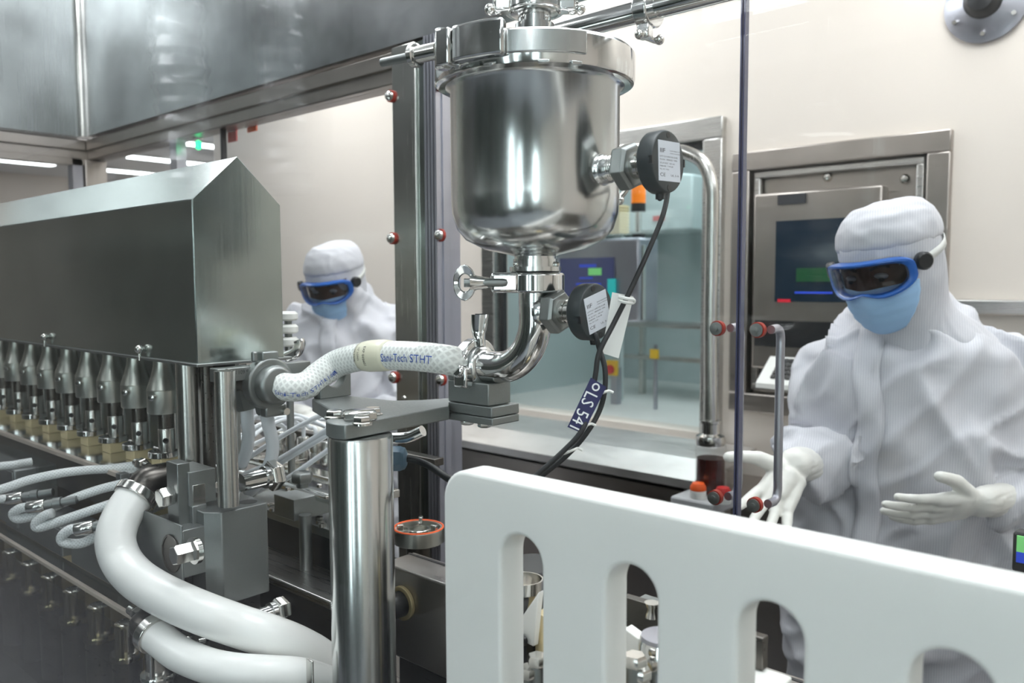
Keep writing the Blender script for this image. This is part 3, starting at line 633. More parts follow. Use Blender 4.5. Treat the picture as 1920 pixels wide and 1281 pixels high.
# ------------------------------------------------------------------ level sensors
def sensor(label, p0, c, lrot, hx=.33):
    d = (c-p0).normalized(); L = (c-p0).length; t = thing('level_sensor', label, 'sensor', c, 'level sensors on the hopper')
    part(t, 'boss', MB().lathe(p0, d, [(.019, -.004), (.0185, 0), (.015, .004), (.0150, .010), (.0135, .012), (.0135, .020)], 32), M['tank'])
    part(t, 'threads', MB().lathe(p0+d*.012, d, [(.0142 if i % 2 else .0132, i*.0012) for i in range(9)], 32), M['bolt'])
    part(t, 'hex_nut', MB().hexa(p0+d*(L*hx), p0+d*(L*hx+.019), .0255, .35), M['satin'], bevel=.0008)
    part(t, 'stem', MB().lathe(p0+d*(L*hx+.015), d, [(.0140, 0), (.0140, .012), (.0128, .0125), (.0128, .015), (.0140, .0155), (.0140, L*(1-hx)-.024)], 32), M['bolt'])
    a, b, _ = MB().frame(d); r = .0315
    prof = [(.026, -.009), (.0305, -.0075), (r, -.006), (r, .008), (.0305, .0105), (.028, .011)]
    hs = part(t, 'housing', MB().lathe(c, d, prof, 64), M['sensor'], bevel=.0006)
    fc = c+d*.0112
    # face directions: a lies level, b up
    e1 = (YA-d*YA.dot(d)).normalized(); e2 = d.cross(e1).normalized()*1
    if e2.z < 0: e2 = -e2
    ca, sa = cos(lrot), sin(lrot); f1 = e1*ca+e2*sa; f2 = e2*ca-e1*sa
    for s_ in (-1, 1):
        part(hs, 'screw_recess', MB().cyl(fc+f2*(s_*.0262)-d*.0005, fc+f2*(s_*.0262)+d*.0002, .0033, n=16), M['black'])
        part(hs, 'side_notch', MB().obox(fc+f1*(s_*.0302)-d*.002, f1, f2, d, .0012, .004, .0023), M['black'], smooth=0)
    lc = fc+f1*.001
    lab = part(t, 'label_plate', MB().obox(lc, f1, f2, d,   .0205, .0200, .0003), M['label'], smooth=0)
    def ln(tx, s_, x, y, m='ink', sub='print'):
        text_part(lab, sub, tx, s_, lambda X, Y: lc+d*.0005+f1*(X*1.75+x*1.75)+f2*(Y+y), M[m])
    ln('IIF', .0062, -.0105, .008); ln('level electronic', .0018, .0005, .010); ln('made in Germany', .0017, .0005, .0075)
    ln('LMT121 LMCCE A10E', .0021, -.0108, .0035); ln('Art.Nr. 1804302 1006', .0021, -.0108, .0005)
    ln('18..30 VDC  100 mA', .0019, -.0108, -.0030); ln('IP68/69K  T-40..85', .0019, -.0108, -.0060); ln('No. 011 010', .0019, -.0108, -.009)
    ln('CE', .0050, -.0108, -.0155); ln('UL 3-A', .0030, .001, -.0150)
    part(t, 'cable_gland', MB().cyl(c-f2*.029, c-f2*.037, .0045, n=16), M['rubber'])
    return t, c-f2*.036
S1 = P(1236, 305, Y=TY); _s1, c1_ = sensor('upper black disc sensor screwed into the side of the tank', V((TX+.0945, TY, S1.z-.001)), S1, 0.03)
S2 = P(1104, 585, Y=TY); _s2, c2_ = sensor('lower black disc sensor screwed into the pipe elbow', V((TX+.015, TY, S2.z-.001)), S2, .26, .12)
kc = .87
cab1 = [P(1252, 352, k=.93), P(1244, 400, k=.92), P(1216, 470, k=.91), P(1184, 540, k=.90), P(1150, 608, k=.89), P(1124, 660, k=.88), P(1117, 700, k=.88), P(1112, 730, k=.88), P(1106, 770, k=.88), P(1088, 812, k=.87), P(1050, 852, k=.87), P(1005, 892, k=.87), P(960, 930, k=.87), P(900, 1000, k=.88), P(880, 1100, k=.9)]
cab1[-1].z = .935
solo('cable', MB().tube([c1_]+cab1, .0029, 12), M['rubber'], 'long black cable from the upper sensor down behind the white guard', 'cable')
cab2 = [P(1116, 628, k=.90), P(1124, 655, k=.90), P(1134, 690, k=.895), P(1134, 730, k=.893), P(1124, 770, k=.893), P(1100, 812, k=.885), P(1065, 852, k=.885), P(1012, 896, k=.885), P(965, 938, k=.885), P(905, 1010, k=.885), P(890, 1110, k=.91)]
cab2[-1].z = .935
solo('cable', MB().tube([c2_]+cab2, .0029, 12), M['rubber'], 'shorter black cable from the lower sensor crossing the other cable', 'cable')
# tags
def quadplate(pts, k, th=.0008):
    q = [P(u, v, k=k) for u, v in pts]; nrm = (q[1]-q[0]).cross(q[3]-q[0]).normalized()
    if nrm.dot(EYE-q[0]) < 0: nrm = -nrm
    mb = MB(); mb.add(q+[p-nrm*th for p in q], [(0, 1, 2, 3), (7, 6, 5, 4)]+[(i, (i+1) % 4, 4+(i+1) % 4, 4+i) for i in range(4)]); return mb, q, nrm
mb, q, nr = quadplate([(1148, 548), (1188, 556), (1160, 672), (1128, 662)], .912)
t = thing('cable_tag', 'blank white plastic tag tied to the long cable', 'tag', q[3]); part(t, 'plate', mb, M['white'], smooth=0)
part(t, 'tie', MB().tube([P(1160, 556, k=.885), P(1175, 560, k=.882), P(1188, 562, k=.885), P(1187, 568, k=.888), P(1172, 567, k=.882), P(1160, 563, k=.886)], .0018, 8), M['white'])
mb, q, nr = quadplate([(1108, 708), (1137, 726), (1093, 813), (1064, 801)], .872)
t = thing('cable_tag', 'dark blue tag reading LS 541 in white on the tied cables', 'tag', q[3]); pl = part(t, 'plate', mb, M['navy'], smooth=0)
ex = (q[3]-q[0]).normalized(); ey = (q[1]-q[0]).normalized(); ey = (ey-ex*ey.dot(ex)).normalized()
text_part(pl, 'lettering', 'LS 541', .0195, lambda x, y: q[0]+ex*(.0135+x*.86)+ey*(.0015+y)+nr*.0004, M['paint_white'])
part(t, 'hole_ring', MB().ring(q[0]+ex*.007+ey*.009, q[0]+ex*.007+ey*.009+nr*.0006, .0042, .0026, 24), M['paint_white'])
for i, (u, v, l) in enumerate(((1131, 738, 'white cable tie below the crossing of the cables'), (1098, 800, 'white cable tie at the lower end of the blue tag'), (1073, 846, 'lowest white cable tie on the pair of cables'))):
    p = P(u-4, v, k=.88); solo('cable_tie', MB().tube([p+R*.008+UP*.003, p+TC*.0055+R*.002+UP*.002, p-R*.006-UP*.002+TC*.003, p-R*.007-TC*.004-UP*.002, p+R*.003-TC*.005, p+R*.008+UP*.003, p+R*.013+UP*.001], .0014, 8), M['white'], l, 'cable tie', 'white cable ties on the sensor cables')
# ------------------------------------------------------------------ pipes above the tank
zt = 1.84; c = ax(zt+.022)
t = thing('lid_clamp', 'ring clamp with wing bolts on top of the tank lid', 'pipe clamp', c)
part(t, 'pipe_stub', MB().cyl(ax(1.838), ax(2.3), .0185, n=32), M['polish'])
part(t, 'band', MB().ring(c-UP*.010, c+UP*.010, .034, .022), M['polish'], bevel=.0008)
part(t, 'flange', MB().lathe(ax(0), UP, [(.0185, 1.848), (.027, 1.851), (.027, 1.873), (.0185, 1.876)], 40), M['tank'])
for sx in (-1, 1):
    lc = c+R*(sx*.036)+TC*.010
    part(t, 'lug', MB().obox(lc, R, UP, TC, .010, .012, .010).cyl(lc-UP*.014+R*(sx*.006), lc+UP*.014+R*(sx*.006), .0055, n=16), M['polish'], bevel=.003)
    part(t, 'wing_bolt', MB().cyl(lc+TC*.006-R*.01, lc+TC*.006+R*.012, .004, n=14).sph(lc+R*(sx*.014)+TC*.006-UP*.01, .0065), M['bolt'])
pz = P(1215, 18, Y=1.06)
t = thing('overhead_pipe', 'horizontal steel pipe passing behind the top of the tank', 'pipe', V((pz.x, pz.y, pz.z)))
part(t, 'pipe', MB().cyl(V((P(985, 50, Y=pz.y).x, pz.y, pz.z)), V((.5, pz.y, pz.z)), .0162, n=40), M['polish'])
part(t, 'clamp_band', MB().ring(pz-XA*.012, pz+XA*.012, .028, .015), M['polish'], bevel=.0008)
part(t, 'clamp_lug', MB().obox(pz-UP*.033-YA*.008, XA, UP, YA, .010, .011, .008), M['polish'], bevel=.003)
part(t, 'clamp_bolt', MB().cyl(pz-UP*.040-YA*.022, pz-UP*.040+YA*.02, .005, n=16).sph(pz-UP*.040-YA*.022, .0075).sph(pz-UP*.040+YA*.022+XA*.006, .0075), M['bolt'])
part(t, 'hanger', MB().cyl(V((.3, pz.y, pz.z)), V((.3, pz.y, RZ)), .006, n=12), M['steel_v'])
# ------------------------------------------------------------------ braided hose with printing
SDY = P(601, 745, Z=1.395).y+.022
hp = [P(520, 722, k=1.085), P(548, 727, k=1.085), P(575, 722, k=1.093), P(600, 703, k=1.104), P(632, 682, k=1.110), P(668, 671, k=1.090), P(710, 667, k=1.065), P(755, 667, k=1.04), P(800, 670, k=1.02), P(845, 676, k=1.015)]
hp = [V((p.x, p.y, p.z)) for p in hp]; hp.append(V((XE-.025, TY, zE))); 
pth = smooth_path(hp, 8)
t = thing('braided_hose', 'white braided hose bending from the manifold clamp to the elbow', 'hose', hp[3])
part(t, 'hose', MB().tube(pth, .0185, 40, 1), M['hose'], smooth=180)
acc = [0]
for i in range(1, len(pth)): acc.append(acc[-1]+(pth[i]-pth[i-1]).length)
LT = acc[-1]
def onhose(s, y, r):          # s along the hose, y around it (up positive), measured on the viewer's side
    s = max(0, min(LT-1e-4, s)); i = max(j for j in range(len(acc)-1) if acc[j] <= s)
    f = (s-acc[i])/(acc[i+1]-acc[i]); p = pth[i].lerp(pth[i+1], f); tn = (pth[min(i+2, len(pth)-1)]-pth[max(i-1, 0)]).normalized()
    vw = (EYE-p); vw = (vw-tn*vw.dot(tn)).normalized(); b = tn.cross(vw); b = b if b.z > 0 else -b
    a = y/r; return p+vw*(r*cos(a))+b*(r*sin(a))
def s_at(u):
    best = min(range(len(pth)), key=lambda i: abs(960+F*((pth[i]-EYE).dot(rt))/((pth[i]-EYE).dot(fw))-u)); return acc[best]
sA, sB = s_at(682), s_at(730)
mb = MB(); vs = []; fs = []; n = 40; m = 12
sl = MB(); idx = [i for i in range(len(pth)) if sA-.004 <= acc[i] <= sB+.004]
sl.tube([pth[i] for i in idx], .0207, 40, 1, rfun=lambda f: .93+.07*min(1, 4*min(f, 1-f)))
sv = part(t, 'label_sleeve', sl, M['sleeve'], smooth=180)
for tx, ds, sz in (('EXP 010601', .018, .0058), ('1/2" LONG', .0085, .0042), ('LOT T7098', .0015, .0042)):
    text_part(sv, 'print', tx, sz, lambda x, y, ds=ds: onhose(sA+ds+y, .014-x*.95, .0210), M['ink'])
text_part(t, 'blue_lettering', 'Sani-Tech STHT', .0145, lambda x, y: onhose(s_at(722)+.012+x*.92, y-.008, .0194), M['blueink'], stretch=.82)
text_part(t, 'blue_lettering', 'Sani-Tech STHT-R 1.000 WR', .0085, lambda x, y: onhose(.004+x, y-.013, .0194), M['blueink'], stretch=.9)
# manifold end: pipe out of the cover, ring clamp
d0 = (hp[1]-hp[0]).normalized(); mc = hp[0]-d0*.006
t = thing('manifold_clamp', 'ring clamp on the manifold pipe under the steel cover', 'pipe clamp', mc)
part(t, 'band', MB().ring(mc-XA*.010-XA*.010, mc+XA*.0-XA*.002, .034, .022), M['satin'], bevel=.001)
part(t, 'socket', MB().lathe(mc-XA*.006, XA, [(.024, 0), (.0255, .002), (.0255, .016), (.0225, .020), (.0195, .021)], 40), M['satin'])
part(t, 'lug', MB().obox(mc-XA*.010-UP*.036+YA*.006, XA, UP, YA, .008, .008, .016), M['satin'], bevel=.003)
part(t, 'pivot', MB().cyl(mc-XA*.022-UP*.038+YA*.018, mc+XA*.004-UP*.038+YA*.018, .0048, n=16), M['bolt'])
part(t, 'top_lug', MB().obox(mc-XA*.010+UP*.036, XA, UP, YA, .007, .007, .012).cyl(mc-XA*.01+UP*.03-YA*.02, mc-XA*.01+UP*.044-YA*.02, .004, n=12), M['satin'], bevel=.002)
part(t, 'manifold_pipe', MB().cyl(mc-XA*.17, mc-XA*.015, .018, n=32), M['darksteel'])
# drop fittings with small printed hoses
for i, (u, v, l, pth2) in enumerate(((462, 752, 'left', [(464, 790), (466, 815), (462, 845), (452, 872)]), (500, 758, 'right', [(503, 795), (511, 830), (508, 862), (490, 900), (466, 925)]))):
    kk = 1.115+.015*(1-i); p = P(u, v, k=kk)
    t = thing('drop_hose', 'thin printed hose hanging from the %s nut under the manifold pipe' % l, 'hose', p, 'thin hoses under the manifold pipe')
    part(t, 'nut', MB().hexa(p-UP*.012+R*.002, p+UP*.016-R*.004, .0155, .2), M['satin'])
    part(t, 'stem', MB().cyl(p+UP*.012, p+UP*.05-R*.006, .007, n=20), M['satin'])
    pts = [p-UP*.008]+[P(a, b, k=kk+.012*j) for j, (a, b) in enumerate(pth2)]
    o = part(t, 'hose', MB().tube(pts, .0088, 20), M['tube'], smooth=180)
# ------------------------------------------------------------------ support post and platform
PZ = 1.395; pc = P(675, 786, Z=PZ)
PX, PY = pc.x, pc.y
t = thing('support_post', 'thick polished steel post carrying the hose platform', 'post', (PX, PY, .93))
part(t, 'column', MB().lathe((PX, PY, 0), UP, [(.0365, .93), (.0365, PZ-.021), (.0355, PZ-.018)], 96), M['tank'], smooth=60)
part(t, 'foot_flange', MB().cyl((PX, PY, .93), (PX, PY, .945), .06, n=48), M['satin'])
pj = lambda u, v: P(u, v, Z=PZ)
out = [pj(840, 763), pj(764, 778), pj(711, 790)]
a0 = atan2(out[-1].y-PY, out[-1].x-PX); cen = V((PX, PY, PZ))
rr = .0378
arc = [cen+V((rr*cos(a), rr*sin(a), 0)) for a in [radians(-62-i*15) for i in range(9)]]
out = [pj(842, 762)]+arc+[pj(601, 757), pj(585, 748), pj(600, 741), pj(655, 742), pj(738, 751), pj(790, 750), pj(846, 746)]
t = thing('hose_platform', 'grey steel arm plate bolted on the post under the hose', 'bracket', (PX, PY, PZ-.017))
part(t, 'plate', MB().prism([(p.x, p.y) for p in out], (0, 0, PZ-.017), XA, YA, UP, .017), M['block'], bevel=.0015, smooth=30)
part(t, 'centre_nut', MB().hexa(cen-UP*.001, cen+UP*.010, .021, .5), M['bolt'], bevel=.001)
for dx, dy in ((-.030, -.013), (.027, -.018), (-.012, .028)):
    p = cen+V((dx, dy, 0)); part(t, 'bolt', MB().hexa(p, p+UP*.009, .0098, .3).cyl(p-UP*.001, p+UP*.0012, .0115, n=24), M['bolt'])
# saddle
sc = P(601, 745, X=-.912); dx, dy, h = .016, .050, .0275+P(601, 745, X=-.912).z-PZ
sd = thing('hose_saddle', 'grey block with a half-round cradle under the braided hose', 'bracket', sc)
poly = [(0, 0), (dy, 0), (dy, h)]; 
for i in range(13): a = pi*i/12; poly.append((dy/2+.0165*cos(a), h-.0165*sin(a)))
poly.append((0, h))
part(sd, 'cradle', MB().prism(poly, (sc.x-dx, sc.y, PZ), YA, UP, XA, dx), M['block'], bevel=.0012)
part(sd, 'bolt', MB().hexa((sc.x-.008, sc.y+.012, PZ-.0), (sc.x-.008, sc.y+.012, PZ-.026), .006), M['bolt'])
# clamp block at the right end
e0 = P(840, 752, k=1.0); e0 = P(840, 752, Z=PZ+.004)
bx0, by0 = e0.x, e0.y
t = thing('clamp_block', 'stacked grey blocks clamped around the elbow end', 'bracket', (bx0, by0, PZ-.02))
W1 = P(922, 752, Y=by0).x-bx0
def zz(v): return P(860, v, X=bx0+.01).z
part(t, 'upper_block', MB().box(bx0, bx0+W1*.93, by0, by0+.04, zz(752), zz(712)), M['block'], bevel=.0015)
part(t, 'upright', MB().prism([(0, 0), (.024, 0), (.024, zz(682)-zz(712)), (.018, zz(676)-zz(712)), (.004, zz(676)-zz(712)), (0, zz(682)-zz(712))], (bx0, by0, zz(712)+.0002), XA, UP, YA, .03), M['block'], bevel=.0015)
part(t, 'pivot_hole', MB().cyl((bx0+.014, by0-.0006, zz(691)), (bx0+.014, by0+.001, zz(691)), .0045, n=20), M['black'])
part(t, 'middle_plate', MB().box(bx0, bx0+W1, by0, by0+.05, zz(772), zz(753)), M['block'], bevel=.0015)
part(t, 'lower_plate', MB().box(bx0-.004, bx0+W1, by0+.001, by0+.05, zz(787), zz(773)), M['block'], bevel=.0015)
for x in (.016, .046): part(t, 'bolt', MB().hexa((bx0+x, by0+.018, zz(785)), (bx0+x, by0+.018, zz(797)), .0085), M['bolt'])
# things behind the post: curved rod end and blue-grey cable gland with its cable
p = P(735, 822, k=1.12)
solo('bent_rod', MB().tube([P(700, 822, k=1.14), P(735, 822, k=1.12), P(765, 820, k=1.11), P(793, 808, k=1.10)], .0075, 20), M['polish'], 'short bent steel rod sticking out behind the post', 'rod')
p = P(742, 860, k=1.1)
t = thing('cable_gland', 'blue-grey plastic gland with black cable right of the post', 'cable gland', p)
part(t, 'nut', MB().hexa(p-R*.012, p+R*.010, .0165).lathe(p+R*.008, R, [(.0155, 0), (.0145, .004), (.009, .007)], 32), M['gland'])
g1 = [p+R*.012, P(775, 862, k=1.1), P(805, 874, k=1.09), P(838, 896, k=1.05), P(880, 925, k=1.0), P(900, 1000, k=.93), P(900, 1100, k=.9)]; g1[-1].z = .935
part(t, 'cable', MB().tube(g1, .0048, 12), M['rubber'])
part(t, 'bracket', MB().box(p.x-.03, p.x-.012, p.y-.02, p.y-.005, .93, p.z+.02), M['satin'])
# ------------------------------------------------------------------ white slotted guard
cu = bpy.data.curves.new('g', 'CURVE'); cu.dimensions = '2D'; cu.fill_mode = 'BOTH'; cu.extrude = .0125; cu.bevel_depth = .0035; cu.bevel_resolution = 3
def spl(pts):
    s = cu.splines.new('POLY'); s.points.add(len(pts)-1)
    for i, (x, y) in enumerate(pts): s.points[i].co = (x, y, 0, 1)
    s.use_cyclic_u = True
gx0, gx1, gz0, gz1, gr = -.5405, .35, .9335, 1.378, .026
o_ = [(gx0, gz0), (gx1, gz0), (gx1, gz1)]+[(gx0+gr-gr*sin(a), gz1-gr+gr*cos(a)) for a in [pi/2*i/8 for i in range(9)]]
spl(o_)
for i in range(7):
    c = -.4500+i*.1100; r = .0265; zt = 1.340-r
    spl([(c-r, .99), (c+r, .99)]+[(c+r*cos(a), zt+r*sin(a)) for a in [pi*j/20 for j in range(21)]])
ob = bpy.data.objects.new('g', cu); C.objects.link(ob); dg = bpy.context.evaluated_depsgraph_get(); dg.update()
me = bpy.data.meshes.new_from_object(ob.evaluated_get(dg)); bpy.data.objects.remove(ob)
me.name = 'slotted_guard'; me.transform(Matrix(((1, 0, 0, 0), (0, 0, -1, .526), (0, 1, 0, 0), (0, 0, 0, 1))))
c0 = V((-.09, .526, gz0)); me.transform(Matrix.Translation(-c0))
g = put('slotted_guard', me, M['hdpe'], None, None, smooth=50); g.location = c0
tag(g, 'thick white plastic guard with tall rounded slots at lower right', 'guard')
# ------------------------------------------------------------------ what shows through the slots
p = P(1000, 1060, Y=.69)
t = thing('motor_cap', 'black round drum behind the first slot of the white guard', 'drum', (p.x, p.y, .93))
part(t, 'drum', MB().lathe((p.x, p.y, 0), UP, [(.035, .93), (.035, P(1000, 1056, Y=.69).z-.002), (.033, P(1000, 1056, Y=.69).z)], 40), M['black'], bevel=.001)
p = P(982, 1110, Y=.62)
t = thing('steel_funnel', 'small bright steel funnel behind the first slot', 'funnel', p)
part(t, 'cone', MB().lathe(p, UP, [(.006, -.05), (.006, -.02), (.018, .0), (.020, .002), (.020, .014), (.0185, .014), (.0185, .003), (.005, -.02)], 40), M['bolt']); part(t, 'stem', MB().cyl((p.x, p.y, .93), p-UP*.02, .006), M['satin'])
q = [P(975, 1200, Y=.60), P(1000, 1208, Y=.60), P(1010, 1110, Y=.60), P(985, 1160, Y=.60)]
t = thing('scraper_blade', 'white plastic blade with a black screw behind the first slot', 'blade', q[0])
part(t, 'blade', MB().prism([(0, 0), (q[1].x-q[0].x, -.002), ((q[2].x-q[0].x), q[2].z-q[0].z), (.002, q[3].z-q[0].z)], q[0], XA, UP, YA, .008), M['hdpe'], bevel=.001)
p = P(981, 1200, Y=.597); part(t, 'screw', MB().lathe(p, -YA, [(.006, 0), (.005, .003), (.002, .003), (.002, .001)], 20), M['black'])
part(t, 'post', MB().box(q[0].x-.004, q[0].x+.008, .601, .62, .93, q[0].z+.01), M['black'], smooth=0)
p = P(1036, 1180, Y=.635); solo('plastic_roller', MB().lathe((p.x+.01, p.y, 0), UP, [(.02, .93), (.026, .95), (.026, p.z), (.02, p.z+.02), (0, p.z+.022)], 32), M['cream_block'], 'cream plastic roller beside the white blade', 'roller')
p = P(1188, 1130, Y=.62); p2 = P(1260, 1165, Y=.62)
t = thing('guide_bracket', 'dark steel rail bracket behind the second slot', 'bracket', (p.x, p.y, .93))
part(t, 'rail', MB().box(p.x-.02, p2.x+.08, .630, .640, P(1188, 1190, Y=.62).z, P(1188, 1134, Y=.62).z), M['darksteel'], bevel=.001)
part(t, 'clip', MB().box(P(1215, 1130, Y=.65).x, P(1240, 1130, Y=.65).x,   .6405, .655, P(1215, 1165, Y=.65).z, P(1215, 1128, Y=.65).z).lathe(P(1222, 1158, Y=.63), UP, [(.006, 0), (.004, .008), (.007, .014)], 16), M['bolt'])
part(t, 'post', MB().box(p.x-.01, p.x+.01, .6405, .655, .93, P(1188, 1140, Y=.62).z), M['satin'], smooth=0)
part(t, 'white_arm', MB().prism([(0, 0), (.035, -.012), (.035, -.018), (0, -.022)], P(1170, 1178, Y=.59), XA, UP, YA, .012), M['white'], bevel=.001)
p = P(1225, 1200, Y=.60)
t = thing('chrome_canister', 'chrome canister with a dull flat top behind the second slot', 'canister', (p.x, p.y, .93))
part(t, 'body', MB().lathe((p.x+.01, p.y, 0), UP, [(.018, .93), (.018, 1.17), (.0215, 1.175), (.0215, p.z+.0), (.020, p.z+.004)], 40), M['polish'])
part(t, 'top', MB().cyl((p.x+.01, p.y, p.z+.004), (p.x+.01, p.y, p.z+.007), .019, n=32), M['alu'])
for i, (u, v, Y) in enumerate(((1008, 1240, .565), (990, 1262, .56), (1190, 1240, .56), (1200, 1265, .565), (1015, 1275, .585), (1228, 1275, .66))):
    p = P(u, v, Y=Y)
    t = thing('clamp_screw', 'small bright screw stud on the deck behind the %s' % ('first slot' if u < 1100 else 'second slot'), 'screw', (p.x, p.y, .93), 'studs behind the %s slot' % ('first' if u < 1100 else 'second'))
    part(t, 'stud', MB().cyl((p.x, p.y, .93), p, .006, n=12), M['satin']); part(t, 'head', MB().hexa(p-UP*.004, p+UP*.006, .010), M['bolt'])
p = P(1440, 1276, Y=.62); solo('white_tray', MB().box(p.x-.04, p.x+.012, .60, .64, p.z-.03, p.z).box(p.x-.035, p.x+.01, .605, .635, .93, p.z-.03), M['white'], 'white plastic tray low behind the third slot', 'tray', bevel=.002)
p = P(1915, 1035, Y=1.40)
t = thing('small_screen', 'small lit green and blue screen at the right edge of the picture', 'screen', (p.x+.06, p.y, 0))
part(t, 'housing', MB().box(p.x-.012, p.x+.18, p.y, p.y+.03, P(1915, 1075, Y=1.40).z, P(1915, 1000, Y=1.40).z), M['black'], bevel=.004)
part(t, 'screen', MB().box(p.x-.006, p.x+.17, p.y-.003, p.y, P(1915, 1035, Y=1.40).z, P(1915, 1005, Y=1.40).z), M['green'], smooth=0); part(t, 'screen_band', MB().box(p.x-.006, p.x+.17, p.y-.003, p.y, P(1915, 1055, Y=1.40).z, P(1915, 1035, Y=1.40).z), M['blue'], smooth=0)
part(t, 'stand', MB().box(p.x+.06, p.x+.09, p.y+.03, p.y+.05, 0, p.z), M['satin'], smooth=0)
# ------------------------------------------------------------------ gabled cover over the dosing pistons
X0, Y0, Y1, ZB, ZE, ZR = -1.019, .522, .650, 1.444, 1.6565, 1.717
XL = -2.86
t = thing('gabled_cover', 'long brushed steel cover with a gabled roof over the dosing pistons', 'machine cover', (XL, (Y0+Y1)/2, ZB))
prof = [(Y0, ZB), (Y1, ZB), (Y1, ZE), ((Y0+Y1)/2, ZR), (Y0, ZE)]
part(t, 'hood', MB().prism([(y, z) for y, z in prof], (XL, 0, 0), YA, UP, XA, X0-XL-.0015), M['cover'], bevel=.0012, smooth=20)
part(t, 'end_plate', MB().prism([(y, z) for y, z in prof], (X0-.001, 0, 0), YA, UP, XA, .0018), M['cover'], bevel=.0006, smooth=20)
part(t, 'bottom_lip', MB().box(XL, X0+.004, Y0-.003, Y1+.012, ZB-.004, ZB), M['satin'], bevel=.0008)
part(t, 'back_plate', MB().box(XL, -1.13, Y1-.012, Y1-.006, 1.266, ZB-.004), M['satin'], smooth=0)
for u, v in ((83, 632), (261, 655)):
    p = P(u, v, Y=Y0-.006); part(t, 'eye_screw', MB().sph(p, .0062).cyl(p-UP*.004, p-UP*.016, .002, n=10).cyl(p, p+YA*.006, .003, n=10), M['bolt'])
# support rods, bracket bar
t = thing('cover_stand', 'vertical steel rods and bracket bar standing under the end of the gabled cover', 'stand', (-1.1, .6, 1.2))
def vrod(u, v0, v1, k, r, m='steel_v', zt=None):
    a = P(u, v1, k=k); b = V((a.x, a.y, zt if zt else P(u, v0, k=k).z)); part(t, 'rod', MB().cyl(a, b, r, n=40), M[m]); return a
ra = vrod(429, 700, 948, 1.04, .0130, zt=1.440)
vrod(360, 690, 905, 1.13, .0165, zt=1.442); vrod(394, 690, 905, 1.12, .0080, 'darksteel', zt=1.442)
b0 = P(384, 712, k=1.045); b1 = P(500, 705, k=1.045)
bb = part(t, 'bracket_bar', MB().box(b0.x-.005, b0.x+.016, Y0+.0, Y1+.01, P(384, 712, k=1.045).z-.004, P(384, 692, k=1.045).z), M['satin'], bevel=.001)
xf = b0.x+.0165; text_part(bb, 'engraving', '8 109 974 308 0', .0075, lambda x, y: V((xf, Y0+.022+x*.9, P(384, 705, k=1.045).z+y)), M['ink'])
part(bb, 'bolt', MB().lathe((xf-.001, Y0+.012, P(384, 702, k=1.045).z), XA, [(.0065, 0), (.0065, .004), (.003, .0045), (.003, .002)], 20), M['bolt'])
# chamfered bearing block
bl = P(409, 948, k=1.03); BX = bl.x; zt = 1.262; zb = P(409, 1140, X=BX).z
yb0 = bl.y; yb1 = P(505, 936, X=BX).y
t = thing('bearing_block', 'large grey chamfered block at the foot of the front rod', 'block', (BX-.03, yb0+.03, zb))
part(t, 'block', MB().prism([(BX-.075, yb0-.010), (BX-.018, yb0-.010), (BX, yb0+.004), (BX, yb1-.004), (BX-.006, yb1), (BX-.075, yb1)], (0, 0, zb), XA, YA, UP, zt-zb), M['block'], bevel=.0012, smooth=20)
part(t, 'hole', MB().lathe((BX-.022, yb1-.018, zt-.0002), UP, [(.0115, 0), (.0115, .0004)], 32), M['black'])
part(t, 'foot', MB().box(BX-.06, BX-.012, yb0+.01, yb1-.01, .93, zb), M['darksteel'], smooth=0)
# clevis block with key, plate with recessed bolt
c0 = P(405, 886, k=1.06); cx = c0.x-.012
t = thing('clevis_block', 'grey clevis block with a bright square key left of the bearing block', 'block', (cx, yb0, 1.2))
zc0, zc1 = P(380, 955, k=1.03).z, P(380, 884, k=1.03).z
q0 = P(354, 900, k=1.03); q1 = P(404, 900, k=1.03)
def rbox(name, u0, v0, u1, v1, k, dep, m, th=thing, bev=.001, root=None):
    """block whose -Y face spans these pixels"""
    a = P(u0, v1, k=k); b = P(u1, v0, Y=a.y); return part(root, name, MB().box(a.x, b.x, a.y, a.y+dep, a.z, b.z), M[m], bevel=bev)
def xbox(name, u0, v0, u1, v1, k, dep, m, bev=.001, root=None):
    """block whose +X face spans these pixels"""
    a = P(u0, v1, k=k); b = P(u1, v0, X=a.x); return part(root, name, MB().box(a.x-dep, a.x, a.y, b.y, a.z, P(u0, v0, X=a.x).z), M[m], bevel=bev), a.x
_, xk = xbox('body', 355, 886, 404, 950, 1.045, .06, 'block', root=t)
a = P(362, 952, X=xk); b = P(384, 906, X=xk); part(t, 'key', MB().box(xk, xk+.0012, a.y, b.y, a.z, b.z), M['bolt'], bevel=.0004)
_, x2 = xbox('fork', 336, 870, 356, 990, 1.04, .03, 'satin', root=t)
_, x3 = xbox('neck', 362, 950, 388, 990, 1.045, .05, 'block', root=t)
part(t, 'stem', MB().box(xk-.05, xk-.01, P(362, 960, X=xk).y, P(400, 960, X=xk).y, .93, 1.2), M['darksteel'], smooth=0)
t = thing('bolted_plate', 'dark grey plate with a round recess holding a hex bolt', 'plate', P(345, 1035, k=1.02))
a = P(300, 985, k=1.03)
_, x4 = xbox('plate', 345, 995, 390, 1085, 1.02, .05, 'block', root=t)
fy = P(345, 1040, X=x4).y
part(t, 'side_plate', MB().box(x4-.16, x4, fy-.003, fy, P(345, 1092, X=x4).z, P(345, 985, X=x4).z), M['satin'], bevel=.001)
rc = P(322, 1038, Y=fy-.003)
part(t, 'recess', MB().ring(rc-YA*.002, rc+YA*.001, .024, .021).cyl(rc-YA*.001, rc+YA*.001, .021, n=40), M['darksteel'])
